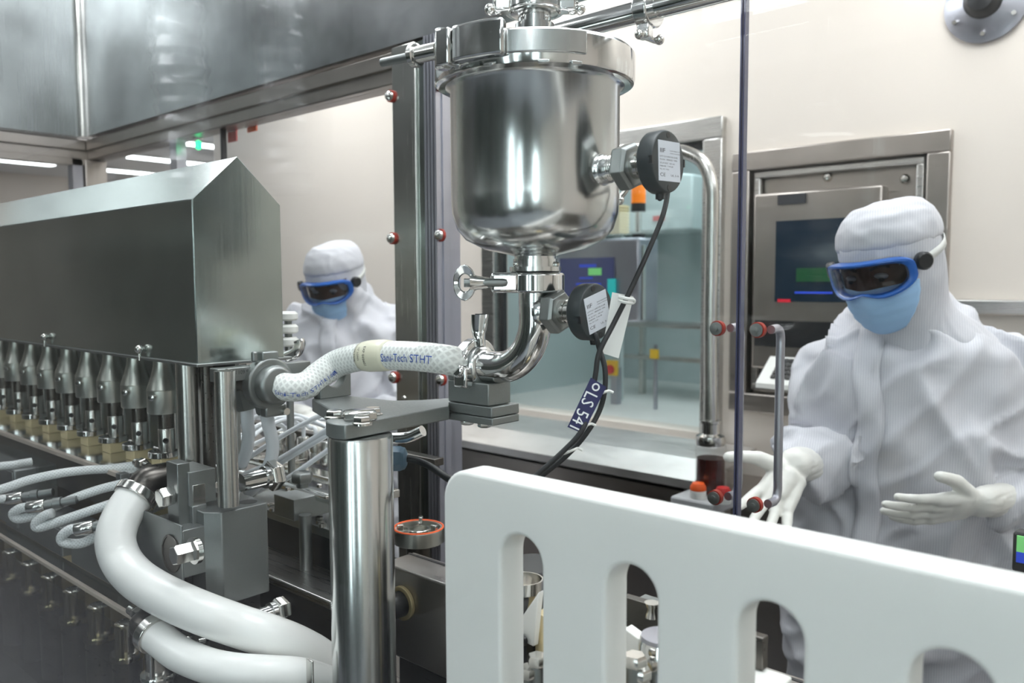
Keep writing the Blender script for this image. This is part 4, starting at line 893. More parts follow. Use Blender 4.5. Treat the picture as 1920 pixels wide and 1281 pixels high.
rb = P(343, 1036, Y=fy-.02); part(t, 'bolt', MB().hexa(rb+XA*.004+YA*.012, rb+XA*.004-YA*.014, .0125).cyl(rb+YA*.016+XA*.004, rb+YA*.01+XA*.004, .016), M['bolt'])
part(t, 'leg', MB().box(x4-.10, x4-.04, fy+.001, fy+.05, .93, P(345, 1000, X=x4).z), M['darksteel'], smooth=0)
# nuts and cross pins
def pin(label, a, b, r, rn, grp='hex-headed pins beside the bearing block', ln=.018, m='polish'):
    d = (b-a).normalized(); t = thing('hex_pin', label, 'bolt', a, grp)
    part(t, 'shaft', MB().cyl(a, b-d*.002, r, n=32), M[m]); part(t, 'nut', MB().hexa(b-d*.004, b+d*(ln-.004), rn), M['bolt'], bevel=.0006); part(t, 'washer', MB().cyl(b-d*.010, b-d*.004, r*1.25, n=32), M['tank'])
pin('polished pin with a large hex nut sticking out right of the front rod', P(452, 906, k=1.09), P(507, 893, X=P(452, 906, k=1.09).x), .0120, .0210)
pin('polished hex bolt below the bearing block', P(470, 1162, k=1.04), P(519, 1146, X=P(470, 1162, k=1.04).x), .0105, .0165)
pin('polished hex bolt left of the clevis block', P(346, 922, k=1.06), P(318, 930, X=P(346, 922, k=1.06).x), .0075, .0135)
pin('small hex bolt low between the two white hoses', P(382, 1200, k=1.06), P(362, 1204, X=P(382, 1200, k=1.06).x), .006, .010)
# grey carrier blocks along the front
def blk(label, top, spans, k, foot=True):
    c = P(*top, k=k); t = thing('carrier_block', label, 'block', V((c.x, c.y, c.z)), 'grey carrier blocks under the dosing shelf'); return t
for lab, u0, v0, u1, v1, k, dep in (('grey carrier block nearest the thick white hose', 134, 990, 216, 1066, 1.19, .05), ('grey carrier block second from the thick white hose', 12, 938, 112, 1010, 1.33, .06), ('grey carrier block at the left picture edge', -60, 845, 24, 940, 1.46, .07)):
    a = P(u0, v1, Y=P(u1, v1, k=k).y); t = thing('carrier_block', lab, 'block', (a.x, a.y, a.z), 'grey carrier blocks under the dosing shelf')
    b = P(u1, v0, Y=a.y); o = part(t, 'body', MB().box(a.x, b.x, a.y, a.y+dep, a.z, P(u0, v0, Y=a.y).z), M['block'], bevel=.0025)
    part(t, 'inset_plate', MB().box(a.x+(b.x-a.x)*.45, b.x-.004, a.y-.002, a.y, a.z+.03, P(u0, v0, Y=a.y).z-.004), M['satin'], bevel=.0008)
    part(t, 'post', MB().cyl(((a.x+b.x)/2, a.y+dep*.6, 1.112), ((a.x+b.x)/2, a.y+dep*.6, a.z), .012), M['darksteel'])
# ------------------------------------------------------------------ dosing shelf, pistons
SZ = 1.264; SY = P(230, 890, Z=SZ).y
xs = P(232, 890, Z=SZ).x
t = thing('dosing_shelf', 'polished steel shelf under the row of dosing pistons', 'shelf', (XL, SY, SZ-.012))
part(t, 'plate', MB().box(XL, xs, SY+.004, .645, SZ-.010, SZ), M['polish'], bevel=.001)
part(t, 'plate', MB().box(xs, -1.10, .53, .645, SZ-.010, SZ-.001), M['polish'], bevel=.001)
part(t, 'front_edge', MB().box(XL, xs, SY-.004, SY+.004, SZ-.006, SZ+.001), M['pinkedge'], bevel=.0006)
part(t, 'skirt', MB().box(XL, xs, SY-.003, SY+.002, SZ-.060, SZ-.006), M['skirt'], smooth=0)
part(t, 'end_clip', MB().box(xs-.012, xs+.004, SY-.006, SY+.008, SZ-.055, SZ+.002), M['satin'], bevel=.001)
part(t, 'clip_screw', MB().lathe((xs+.004, SY, SZ-.012), XA, [(.006, 0), (.006, .004), (.003, .0045), (.003, .002)], 20), M['bolt'])
for x in (-2.7, -2.1, -1.5): part(t, 'leg', MB().box(x-.012, x+.012, .624, .638, .93, SZ-.01), M['darksteel'], smooth=0)
def piston():
    t = thing('dosing_piston', '', 'piston', (0, 0, SZ), 'dosing pistons under the gabled cover')
    part(t, 'cone_body', MB().lathe((0, 0, 0), UP, [(.0232, 1.350), (.0240, 1.352), (.0240, 1.3855), (.0235, 1.386), (.0240, 1.3868), (.0185, 1.402), (.0142, 1.418), (.0132, 1.424), (.0132, 1.443)], 40), M['piston'], smooth=30)
    part(t, 'set_screw', MB().lathe((.0125, -.0200, 1.377), V((.53, -.85, 0)), [(.0035, 0), (.0035, .004), (.0048, .0045), (.0048, .008), (.002, .009)], 16), M['bolt'])
    part(t, 'rod', MB().cyl((.006, 0, 1.326), (.006, 0, 1.350), .0115), M['darksteel'])
    cp = part(t, 'coupling', MB().lathe((.006, 0, 0), UP, [(.0118, 1.288), (.0122, 1.290), (.0122, 1.325), (.0112, 1.327)], 32), M['steel_v'])
    part(cp, 'grub_screw', MB().lathe((.006+.0103, -.0062, 1.309), V((.86, -.52, 0)), [(.0042, 0), (.0042, .0012), (.0024, .0013), (.0018, .0002)], 18), M['black'])
    part(t, 'guide_pin', MB().cyl((-.012, .006, 1.288), (-.012, .006, 1.352), .004, n=14).cyl((.0, .016, 1.288), (.0, .016, 1.352), .004, n=14), M['polish'])
    part(t, 'flange', MB().lathe((-.004, 0, 0), UP, [(.0225, 1.281), (.0235, 1.282), (.0235, 1.2895), (.0225, 1.2905), (.0205, 1.2905), (.0205, 1.2885)], 44), M['polish'], smooth=30)
    part(t, 'plastic_foot', MB().box(-.018, .014, -.014, .016, SZ+.0002, 1.2805), M['cream_block'], bevel=.001)
    return t
names = ['nearest the front rods', 'second', 'third', 'fourth', 'fifth', 'sixth', 'seventh', 'eighth', 'ninth', 'tenth', 'eleventh', 'twelfth']
pist = piston()
for i in range(12):
    o = pist if i == 0 else copy_tree(pist)
    o.location = (-1.243-.0928*i, .580, SZ)
    o['label'] = 'steel dosing piston nearest the vertical rods' if i == 0 else 'steel dosing piston, %s along the row counting from the vertical rods' % names[i]
# lower transparent shelf, bronze tray, lower cups
LZ = 1.112; LY = P(262, 1165, Z=LZ).y; xl = P(262, 1168, Z=LZ).x
LSY = min(LY-.004, P(296, 1268, Z=1.047).y-.025)
t = thing('lower_shelf', 'lower shelf with a pale front edge and a brownish bronze tray behind', 'shelf', (XL, LY, LZ-.01))
part(t, 'front_edge', MB().box(XL, xl, LY-.003, LY+.003, LZ-.003, LZ+.003), M['pinkedge'], bevel=.0006)
part(t, 'tray', MB().box(XL, -1.16, LY+.03, .60, LZ-.008, LZ-.001), M['bronze'], smooth=0)
part(t, 'plate', MB().box(XL, xl, LY+.003, LY+.03, LZ-.006, LZ-.001), M['skirt'], smooth=0)
part(t, 'lower_skirt', MB().box(XL, xl, LSY-.003, LSY, .931, LZ-.004), M['skirt2'], smooth=0)
part(t, 'skirt_panel', MB().box(XL, xl, LY+.10, LY+.105, .931, LZ-.009), M['bronze'], smooth=0)
part(t, 'back_plate', MB().box(XL, -1.16, .602, .608, LZ-.01, SZ-.012), M['bronze'], smooth=0)
part(t, 'leg', MB().box(-1.19, -1.17, .56, .60, .93, LZ-.008), M['darksteel'], smooth=0)
def cup():
    t = thing('lower_cup', '', 'cup', (0, 0, .93), 'flanged cups below the lower shelf')
    part(t, 'barrel', MB().lathe((0, 0, 0), UP, [(.014, 1.052), (.0145, 1.054), (.0145, 1.092), (.012, 1.094)], 32), M['steel_v'])
    part(t, 'pin', MB().cyl((.012, -.013, 1.05), (.012, -.013, 1.09), .003, n=12), M['bolt'])
    part(t, 'flange', MB().lathe((0, 0, 0), UP, [(.021, 1.043), (.022, 1.045), (.022, 1.050), (.021, 1.052)], 40), M['polish'])
    part(t, 'tube', MB().lathe((0, 0, 0), UP, [(.019, .931), (.019, 1.043)], 32), M['darksteel'])
    return t
cp = cup()
for i in range(8):
    o = cp if i == 0 else copy_tree(cp); b = P(296, 1268, Z=1.047); o.location = (b.x-.0905*i, b.y, .93)
    o['label'] = 'steel flanged cup nearest the thick white hoses under the lower shelf' if i == 0 else 'steel flanged cup under the lower shelf, %s from the white hoses' % names[i]
# thick white hoses with their connectors
def whitehose(label, px, r, n0):
    pts = [P(u, v, k=k) for u, v, k in px]
    for p in pts: p.z = max(p.z, .958)
    t = thing('silicone_hose', label, 'hose', pts[len(pts)//2])
    part(t, 'hose', MB().tube(pts, r, 48, 8), M['silicone'], smooth=180)
    d = (pts[0]-pts[1]).normalized()
    part(t, 'collar', MB().ring(pts[0]-d*.010, pts[0]+d*.004, r+.004, r-.004), M['bolt'], bevel=.0008)
    return t, pts, d
t, pts, d = whitehose('upper thick white silicone hose sweeping down to the post', [(258, 926, 1.10), (238, 953, 1.085), (222, 985, 1.07), (217, 1018, 1.06), (228, 1052, 1.05), (254, 1083, 1.03), (292, 1109, 1.005), (340, 1133, .985), (391, 1154, .978), (450, 1175, .985), (509, 1194, .99), (560, 1214, 1.01), (605, 1240, 1.045), (650, 1285, 1.055), (668, 1312, 1.055)], .0245, 0)
e = pts[0]+d*.006
part(t, 'elbow', MB().tube([e, e+d*.006, e+d*.014+XA*.004+UP*.001, e+d*.018+YA*.014+XA*.008, e+d*.018+YA*.05+XA*.010], .0205, 32, 6), M['darksteel'])
part(t, 'hose_screw', MB().cyl(e+d*.016-XA*.034+UP*.020, e+d*.016+XA*.004+UP*.020, .0052, n=16).hexa(e+d*.016-XA*.022+UP*.020, e+d*.016-XA*.008+UP*.020, .0085), M['bolt'])
t, pts, d = whitehose('lower thick white silicone hose running along below the upper one', [(285, 1186, 1.0), (310, 1207, .985), (340, 1228, .97), (390, 1248, .955), (440, 1258, .945), (500, 1262, .945), (560, 1266, .96), (610, 1279, .993), (660, 1300, 1.0)], .0195, 0)
e = pts[0]+d*.006
part(t, 'elbow', MB().tube([e, e+d*.006, e+d*.012-XA*.002, e+d*.016+UP*.001+YA*.010, e+d*.016+YA*.05], .0160, 32, 6), M['darksteel'])
part(t, 'hose_screw', MB().cyl(e+d*.012-XA*.036+UP*.010, e+d*.012+UP*.010, .006, n=16).hexa(e+d*.012-XA*.024+UP*.010, e+d*.012-XA*.010+UP*.010, .0078), M['bolt'])
s0 = P(583, 1236, k=.935); solo('hose_strap', MB().box(s0.x-.006, s0.x+.006, s0.y-.003, s0.y, .93, s0.z), M['steel_v'], 'narrow steel strap standing in front of the lower white hose', 'strap', bevel=.001)
# braided loops
def loop(label, px, k0, k1, conn=None, r=.0068):
    n = len(px); pts = [P(u, v, k=k0+(k1-k0)*i/(n-1)) for i, (u, v) in enumerate(px)]
    t = thing('braided_loop', label, 'hose', pts[0], 'small braided hoses under the dosing shelf')
    part(t, 'hose', MB().tube(pts, r, 20, 8), M['smallhose'], smooth=180)
    d = (pts[0]-pts[1]).normalized()
    if conn:
        d = R.copy()*.97+UP*.14-TC*.1; d.normalize()
        part(t, 'ferrule', MB().lathe(pts[0]-d*.006, d, [(.0085, 0), (.0092, .001), (.0092, .024), (.0085, .025)], 24), M['bolt'])
        part(t, 'fitting', MB().lathe(pts[0]+d*.018, d, [(.0068, 0), (.0068, .012), (.0082, .013), (.0082, .024), (.006, .025), (.006, .045)], 20), M['satin'])
loop('braided hose highest under the dosing shelf, leaving at the left edge', [(260, 872), (206, 879), (160, 882), (112, 888), (56, 900), (20, 912), (-30, 928)], 1.28, 1.20)
loop('braided hose looping back beside the second carrier block', [(60, 951), (40, 953), (25, 963), (36, 973), (75, 963), (130, 938), (187, 918), (240, 905)], 1.20, 1.22, True)
loop('braided hose between the two loops, ending under the thick hose', [(98, 962), (82, 968), (67, 982), (76, 989), (131, 971), (206, 946), (250, 934)], 1.18, 1.19)
loop('lowest braided hose looping back to a steel ferrule', [(150, 992), (132, 993), (116, 1006), (120, 1017), (152, 1019), (189, 1003), (243, 980), (281, 956), (312, 942)], 1.13, 1.15, True)
loop('short braided hose end at the left picture edge', [(20, 936), (5, 936), (-25, 936)], 1.27, 1.26, True)
loop('braided hose behind the skirt at far left', [(60, 866), (40, 869), (24, 872), (-20, 876)], 1.36, 1.33)
# ------------------------------------------------------------------ filling station in the middle
def up_box(root, name, u0, v0, u1, v1, k, dep, m, bev=.001): return rbox(name, u0, v0, u1, v1, k, dep, m, bev=bev, root=root)
# conveyor boxes
zA = 1.115; a = P(516, 1085, Z=zA); yA = (a.y+P(615, 1127, Z=zA).y)/2; yAb = P(580, 1050, Z=zA).y
t = thing('conveyor_bed', 'wide flat stainless conveyor bed behind the post', 'conveyor', (-1.5, yA, .93))
xAe = P(618, 1130, Z=zA).x
part(t, 'top', MB().box(-2.7, xAe, yA, yAb, zA-.012, zA), M['steel_x'], bevel=.002)
part(t, 'body', MB().box(-2.7, xAe-.004, yA+.006, yAb-.004, .93, zA-.012), M['darksteel'], smooth=0)
part(t, 'belt', MB().box(-2.7, xAe, yAb+.004, yAb+.06, zA-.01, zA+.006), M['black'], bevel=.002)
part(t, 'rail', MB().box(-2.7, xAe, yAb+.001, yAb+.004, zA, zA+.014).box(-2.7, xAe, yAb+.062, yAb+.066, zA, zA+.016), M['polish'], smooth=0)
zB = 1.150; yB = P(832, 1095, Z=zB).y; yBb = P(832, 1053, Z=zB).y; xb0 = xAe+.006
t = thing('infeed_box', 'stainless box with a round sealed opening right of the post', 'machine housing', (xb0+.2, yB, .93))
part(t, 'body', MB().box(xb0, -.30, yB, yBb, 1.02, zB), M['infeed'], bevel=.003)
part(t, 'groove', MB().box(xb0, -.30, yBb-.012, yBb-.007, zB, zB+.0006), M['black'], smooth=0)
part(t, 'plinth', MB().box(xb0, -.30, yB+.03, yBb-.004, .93, 1.02), M['darksteel'], smooth=0)
p = P(757, 1130, Y=yB); part(t, 'port_ring', MB().ring(p+YA*.0, p-YA*.006, .024, .018), M['bronze']); part(t, 'port_plug', MB().cyl(p+YA*.001, p-YA*.03-XA*.0, .0175), M['black'])
# sealed ring
p = P(785, 992, k=1.30)
t = thing('sealed_ring', 'round steel ring with a red seal and spokes behind the post', 'ring', (p.x, p.y, .93))
part(t, 'ring', MB().ring(p-UP*.020, p+UP*.003, .040, .034).cyl(p-UP*.012, p-UP*.009, .036), M['piston']); part(t, 'hub', MB().ring(p-UP*.01, p+UP*.001, .018, .014), M['bolt'])
part(t, 'seal', MB().tube([p+UP*.003+V((.0385*cos(a), .0385*sin(a), 0)) for a in [2*pi*i/40 for i in range(41)]], .0016, 8, 1), M['orange'])
sp = MB()
for i in range(6): a = i*pi/3+.3; sp.obox(p+V((.026*cos(a), .026*sin(a), -.002)), V((cos(a), sin(a), 0)), V((-sin(a), cos(a), 0)), UP, .010, .003, .002)
part(t, 'spoke', sp, M['bolt'], smooth=0)
for a in (0.2, 2.3, 4.3): part(t, 'clip', MB().obox(p+V((.030*cos(a), .030*sin(a), .006)), V((cos(a), sin(a), 0)), V((-sin(a), cos(a), 0)), UP, .005, .003, .005), M['bolt'], bevel=.0008)
part(t, 'stem', MB().cyl((p.x, p.y, .93), p-UP*.018, .02), M['darksteel'])
# clamped block on a round leg
t = thing('sensor_block', 'grey rectangular block with a hex knob on a round leg', 'block', P(572, 1045, k=1.25))
rb_, _ = xbox('body', 552, 938, 622, 978, 1.25, .055, 'block', root=t)
part(t, 'leg', MB().cyl(P(572, 965, k=1.25), V((P(572, 965, k=1.25).x, P(572, 965, k=1.25).y, zA)), .0095), M['satin'])
p = P(567, 912, k=1.255); part(t, 'knob', MB().hexa(p+UP*.006, p+UP*.022, .017).cyl(p-UP*.002, p+UP*.007, .009), M['satin'], bevel=.001)
for u, v in ((540, 920), (599, 914), (612, 936)): p = P(u, v, k=1.25); part(t, 'screw', MB().hexa(p, p+UP*.005, .0045), M['bolt'])
# needle manifold: rail with fittings and clear tubes
t = thing('needle_rail', 'steel rail of the filling station carrying upright needle fittings', 'rail', P(520, 905, k=1.38))
a = P(452, 850, k=1.50); zN = a.z
yN = P(520, 872, Z=zN).y; x_a = -2.0; x_b = P(640, 905, Z=zN).x+.1
part(t, 'bar', MB().box(x_a, x_b, yN, yN+.03, zN-.012, zN), M['bolt'], bevel=.0015)
part(t, 'front_rod', MB().cyl((x_a, yN-.025, zN-.022), (x_b, yN-.025, zN-.022), .008), M['polish'])
for x in (-1.75, -1.2): part(t, 'post', MB().cyl((x, yN+.015, 1.1797), (x, yN+.015, zN-.012), .010), M['satin'])
yb_ = yN+.10; zb_ = P(540, 805, Y=yb_).z
part(t, 'back_bar', MB().box(x_a, x_b, yb_, yb_+.02, zb_-.012, zb_), M['darksteel'], bevel=.001)
for x in (-1.75, -1.2): part(t, 'post', MB().cyl((x, yb_+.01, .93), (x, yb_+.01, zb_-.012), .010), M['satin'])
for i in range(5):
    x = -1.75+i*.13; part(t, 'notched_clamp', MB().box(x-.03, x+.03, yN-.012, yN+.045, zN, zN+.007).cyl((x, yN+.01, zN), (x, yN+.01, zN+.012), .008, n=16), M['bolt'], bevel=.001)
fit = []
def needle():
    t = thing('needle_fitting', '', 'fitting', (0, 0, zN), 'needle fittings on the filling rail')
    part(t, 'nut', MB().lathe((0, 0, zN), UP, [(.0085, 0), (.009, .001), (.009, .016), (.0075, .018), (.0075, .02), (.0095, .021), (.0095, .040), (.008, .042)], 20), M['steel_v'])
    return t
nf = needle(); ftops = []
for i, (u, v) in enumerate(((547, 850), (570, 856), (592, 862), (613, 868), (526, 846), (507, 842))):
    p = P(u, v, Y=yN+.05); o = nf if i == 0 else copy_tree(nf); o.location = (p.x, p.y, zN)
    o['label'] = 'knurled needle fitting on the filling rail, %s' % ('leftmost of those beside the post', 'second of those beside the post', 'third of those beside the post', 'partly hidden behind the post', 'behind the thin drop hoses, right one', 'behind the thin drop hoses, left one')[i]
    ftops.append(V((p.x, p.y, zN+.04)))
def ctube(label, pts, r=.0036):
    solo('clear_tube', MB().tube(pts, r, 12, 8), M['tube'], label, 'tube', 'thin clear tubes of the filling station', smooth=180)
K = 1.3
def tp(*px): return [P(u, v, k=k) for u, v, k in px]
lab = ['first clear tube rising from the needle fittings left of the post', 'second clear tube rising from the needle fittings left of the post', 'third clear tube rising from the needle fittings left of the post']
for i, (u, v) in enumerate(((543, 812), (563, 800), (580, 802))):
    a = ftops[i]; b = P(u, v, k=1.42); ctube(lab[i], [a-UP*.002, a+UP*.02, b, P(u-18, v-16, k=1.40), P(u-50, v-14, k=1.38), P(u-90, v+4, k=1.34), P(u-120, v+30, k=1.30)])
arcs = [('clear tube sloping just under the arm plate', (452, 868), (500, 836), (560, 800), (640, 760)),
        ('clear tube crossing in the middle of the fan', (452, 892), (510, 868), (575, 830), (645, 785)),
        ('clear tube ending beside the large hex nut', (470, 905), (520, 872), (580, 836), (650, 795)),
        ('lowest sloping clear tube ending at the post', (478, 925), (530, 902), (590, 862), (655, 815))]
for l, *px in arcs: ctube(l, [P(px[0][0]-25, px[0][1]+18, k=1.30)]+[P(u, v, k=1.30-.02*i) for i, (u, v) in enumerate(px)], .0040)
arcs = [('clear tube arching highest behind the braided hose', (450, 800), (490, 778), (540, 776), (590, 790), (640, 815)),
        ('clear tube arching second highest, behind the post', (440, 830), (490, 800), (545, 786), (600, 796), (650, 822)),
        ('clear tube arching lowest of the three', (440, 850), (500, 822), (550, 797), (590, 786), (640, 790))]
for j, (l, *px) in enumerate(arcs): ctube(l, [P(u, v, k=1.44+.03*j) for u, v in px], .0040)
# screwed deck plates behind the conveyor
t = thing('station_deck', 'grey screwed plate of the filling station above the black belt', 'plate', (-1.4, yN-.02, 1.17))
zD = P(500, 952, k=1.36).z; yD = P(560, 975, Z=zD).y
part(t, 'plate', MB().box(-1.9, P(640, 1000, Z=zD).x, yD, yD+.09, zD-.014, zD), M['satin'], bevel=.001)
part(t, 'front_skirt', MB().box(-1.9, P(640, 1000, Z=zD).x, yD+.004, yD+.01, .93, zD-.014), M['black'], smooth=0)
for u, v in ((508, 950), (527, 955), (529, 962), (598, 975), (604, 988), (600, 982), (512, 958)):
    p = P(u, v, Z=zD); part(t, 'screw', MB().lathe(p, UP, [(.006, 0), (.006, .005), (.003, .005), (.003, .003)], 16), M['bolt'])
# white stacked plastic knobs right of the cover
p = P(541, 640, k=1.35)
t = thing('knob_stack', 'stack of white plastic knobs behind the end of the gabled cover', 'knobs', (p.x, p.y, .93))
for i, v in enumerate((592, 616, 640, 666)): c = P(541, v, k=1.35); part(t, 'knob', MB().lathe((p.x, p.y, c.z-.008), UP, [(.012, 0), (.016, .003), (.016, .011), (.012, .015)], 24), M['white'])
part(t, 'spindle', MB().cyl((p.x, p.y, 1.18), (p.x, p.y, P(541, 600, k=1.35).z), .006), M['satin'])
part(t, 'hook', MB().tube([P(540, 668, k=1.33), P(556, 660, k=1.32), P(562, 645, k=1.32), P(560, 638, k=1.32)], .009, 16), M['polish'])
# ------------------------------------------------------------------ people
def remeshed(mb, vox, smooth_it=4, fac=.5, disp=None, back=None):
    me = bpy.data.meshes.new('tmp'); me.from_pydata([tuple(p) for p in mb.v], [], mb.f); me.update()
    bm = bmesh.new(); bm.from_mesh(me); bmesh.ops.recalc_face_normals(bm, faces=bm.faces); bm.to_mesh(me); bm.free()
    ob = bpy.data.objects.new('tmp', me); C.objects.link(ob)
    m = ob.modifiers.new('r', 'REMESH'); m.mode = 'VOXEL'; m.voxel_size = vox
    m = ob.modifiers.new('s', 'SMOOTH'); m.iterations = smooth_it; m.factor = fac
    dg = bpy.context.evaluated_depsgraph_get(); dg.update()
    out = bpy.data.meshes.new_from_object(ob.evaluated_get(dg)); bpy.data.objects.remove(ob)
    if disp:
        cos_ = [v.co.copy() for v in out.vertices]; ns = [v.normal.copy() for v in out.vertices]
        for v, c, n_ in zip(out.vertices, cos_, ns): v.co = c+n_*disp(c)
        bm = bmesh.new(); bm.from_mesh(out); bmesh.ops.smooth_vert(bm, verts=bm.verts, factor=.4, use_axis_x=True, use_axis_y=True, use_axis_z=True); bm.to_mesh(out); bm.free()
    return out
def capsule(mb, p0, p1, r0, r1, flat=None, n=20):
    """tapered limb segment with round ends; flat = (direction, factor)"""
    p0 = V(p0); p1 = V(p1); d = p1-p0; L = d.length; d.normalize(); prof = []
    for i in range(6): a = pi/2*(1-i/6); prof.append((r0*cos(a), -r0*sin(a)))
    for i in range(7): a = pi/2*i/6; prof.append((r1*cos(a), L+r1*sin(a)))
    prof[0] = (1e-6, prof[0][1]); prof[-1] = (1e-6, prof[-1][1]); b = len(mb.v)
    mb.lathe(p0, d, [(max(r, 1e-6), h) for r, h in prof], n)
    if flat:
        fd = V(flat[0]).normalized()
        for i in range(b, len(mb.v)):
            q = mb.v[i]-p0; q = q-d*q.dot(d); mb.v[i] = mb.v[i]-fd*(q.dot(fd)*(1-flat[1]))
def sections(mb, secs, n=32, f=lambda p: p):
    vs = []; fs = []
    for z, cx, cy, rx, ry in secs:
        for i in range(n): a = 2*pi*i/n; vs.append(f(V((cx+rx*cos(a), cy+ry*sin(a), z))))
    m = len(secs)
    for j in range(m-1):
        for i in range(n): fs.append((j*n+i, j*n+(i+1) % n, (j+1)*n+(i+1) % n, (j+1)*n+i))
    fs += [tuple(range(n-1, -1, -1)), tuple((m-1)*n+i for i in range(n))]; mb.add(vs, fs)
def ridge(p, s, o=0):
    q = V((p.x*s[0]+o, p.y*s[1]+o, p.z*s[2])); w = V((noise.noise(q*.7), noise.noise(q*.7+V((9, 3, 1))), 0))*.9
    return 1-2*abs(noise.noise(q+w))
def hand(root, wrist, x, z, sgn, spread=1.0, curl=(.3, .3, .35, .4), thumb=(.55, .35), sc=1.0, name='glove', label=None, back=None):
    """x = finger direction, z = out of the back of the hand, sgn +1 right hand, -1 left"""
    x = V(x).normalized(); z = (V(z)-x*V(z).dot(x)).normalized(); y = z.cross(x)*sgn
    def H(a, b, c): return V(wrist)+(x*a+y*b+z*c)*sc
    mb = MB(); bk = V(back).normalized() if back else -x
    capsule(mb, V(wrist)+bk*.105*sc, H(-.02, 0, 0), .038*sc, .030*sc, (z, .86))
    capsule(mb, H(-.02, 0, 0), H(.03, .004, 0), .030*sc, .032*sc, (z, .58))
    for b in (-.026, -.009, .009, .026): capsule(mb, H(.015, b*.75, 0), H(.083-abs(b)*.25, b*1.05, 0), .016*sc, .0125*sc)
    capsule(mb, H(.02, .0, -.004), H(.06, .0, -.004), .022*sc, .018*sc, None)
    lens = ((.040, .026, .020), (.044, .029, .021), (.041, .027, .020), (.032, .021, .018))
    for i, b in enumerate((.030, .0105, -.0095, -.028)):
        an = (.16, .04, -.08, -.22)[i]*spread; c = curl[i]; p = H(.082-abs(b)*.35, b*1.02, 0); bend = c*.5
        for j, l in enumerate(lens[i]):
            dd = (x*cos(an)+y*sin(an))*cos(bend)-z*sin(bend); q = p+dd*l*sc
            capsule(mb, p, q, (.0100-.0009*j)*sc, (.0094-.0011*j)*sc, n=14); p = q; bend += c
    p = H(.012, .022, -.004); dd = (x*cos(thumb[0]*1.3)+y*sin(thumb[0]*1.3)-z*.25).normalized(); q = p+dd*.045*sc; capsule(mb, p, q, .0175*sc, .0135*sc)
    d2 = (x*cos(thumb[0])+y*sin(thumb[0])-z*thumb[1]).normalized(); r_ = q+d2*.034*sc; capsule(mb, q, r_, .0130*sc, .0112*sc)
    d3 = (d2+x*.25).normalized(); capsule(mb, r_, r_+d3*.026*sc, .0112*sc, .0098*sc)
    def dsp(c): 
        s_ = (c-V(wrist)).dot(x); w = max(0, min(1, (.02-s_)/.06)); return .0016*w*ridge(c, (14, 14, 90), 3)+.0007*ridge(c, (40, 40, 40), 5)
    me = remeshed(mb, .0026, 3, .5, dsp)
    return put(name, me, M['glove'], root, label, smooth=180)
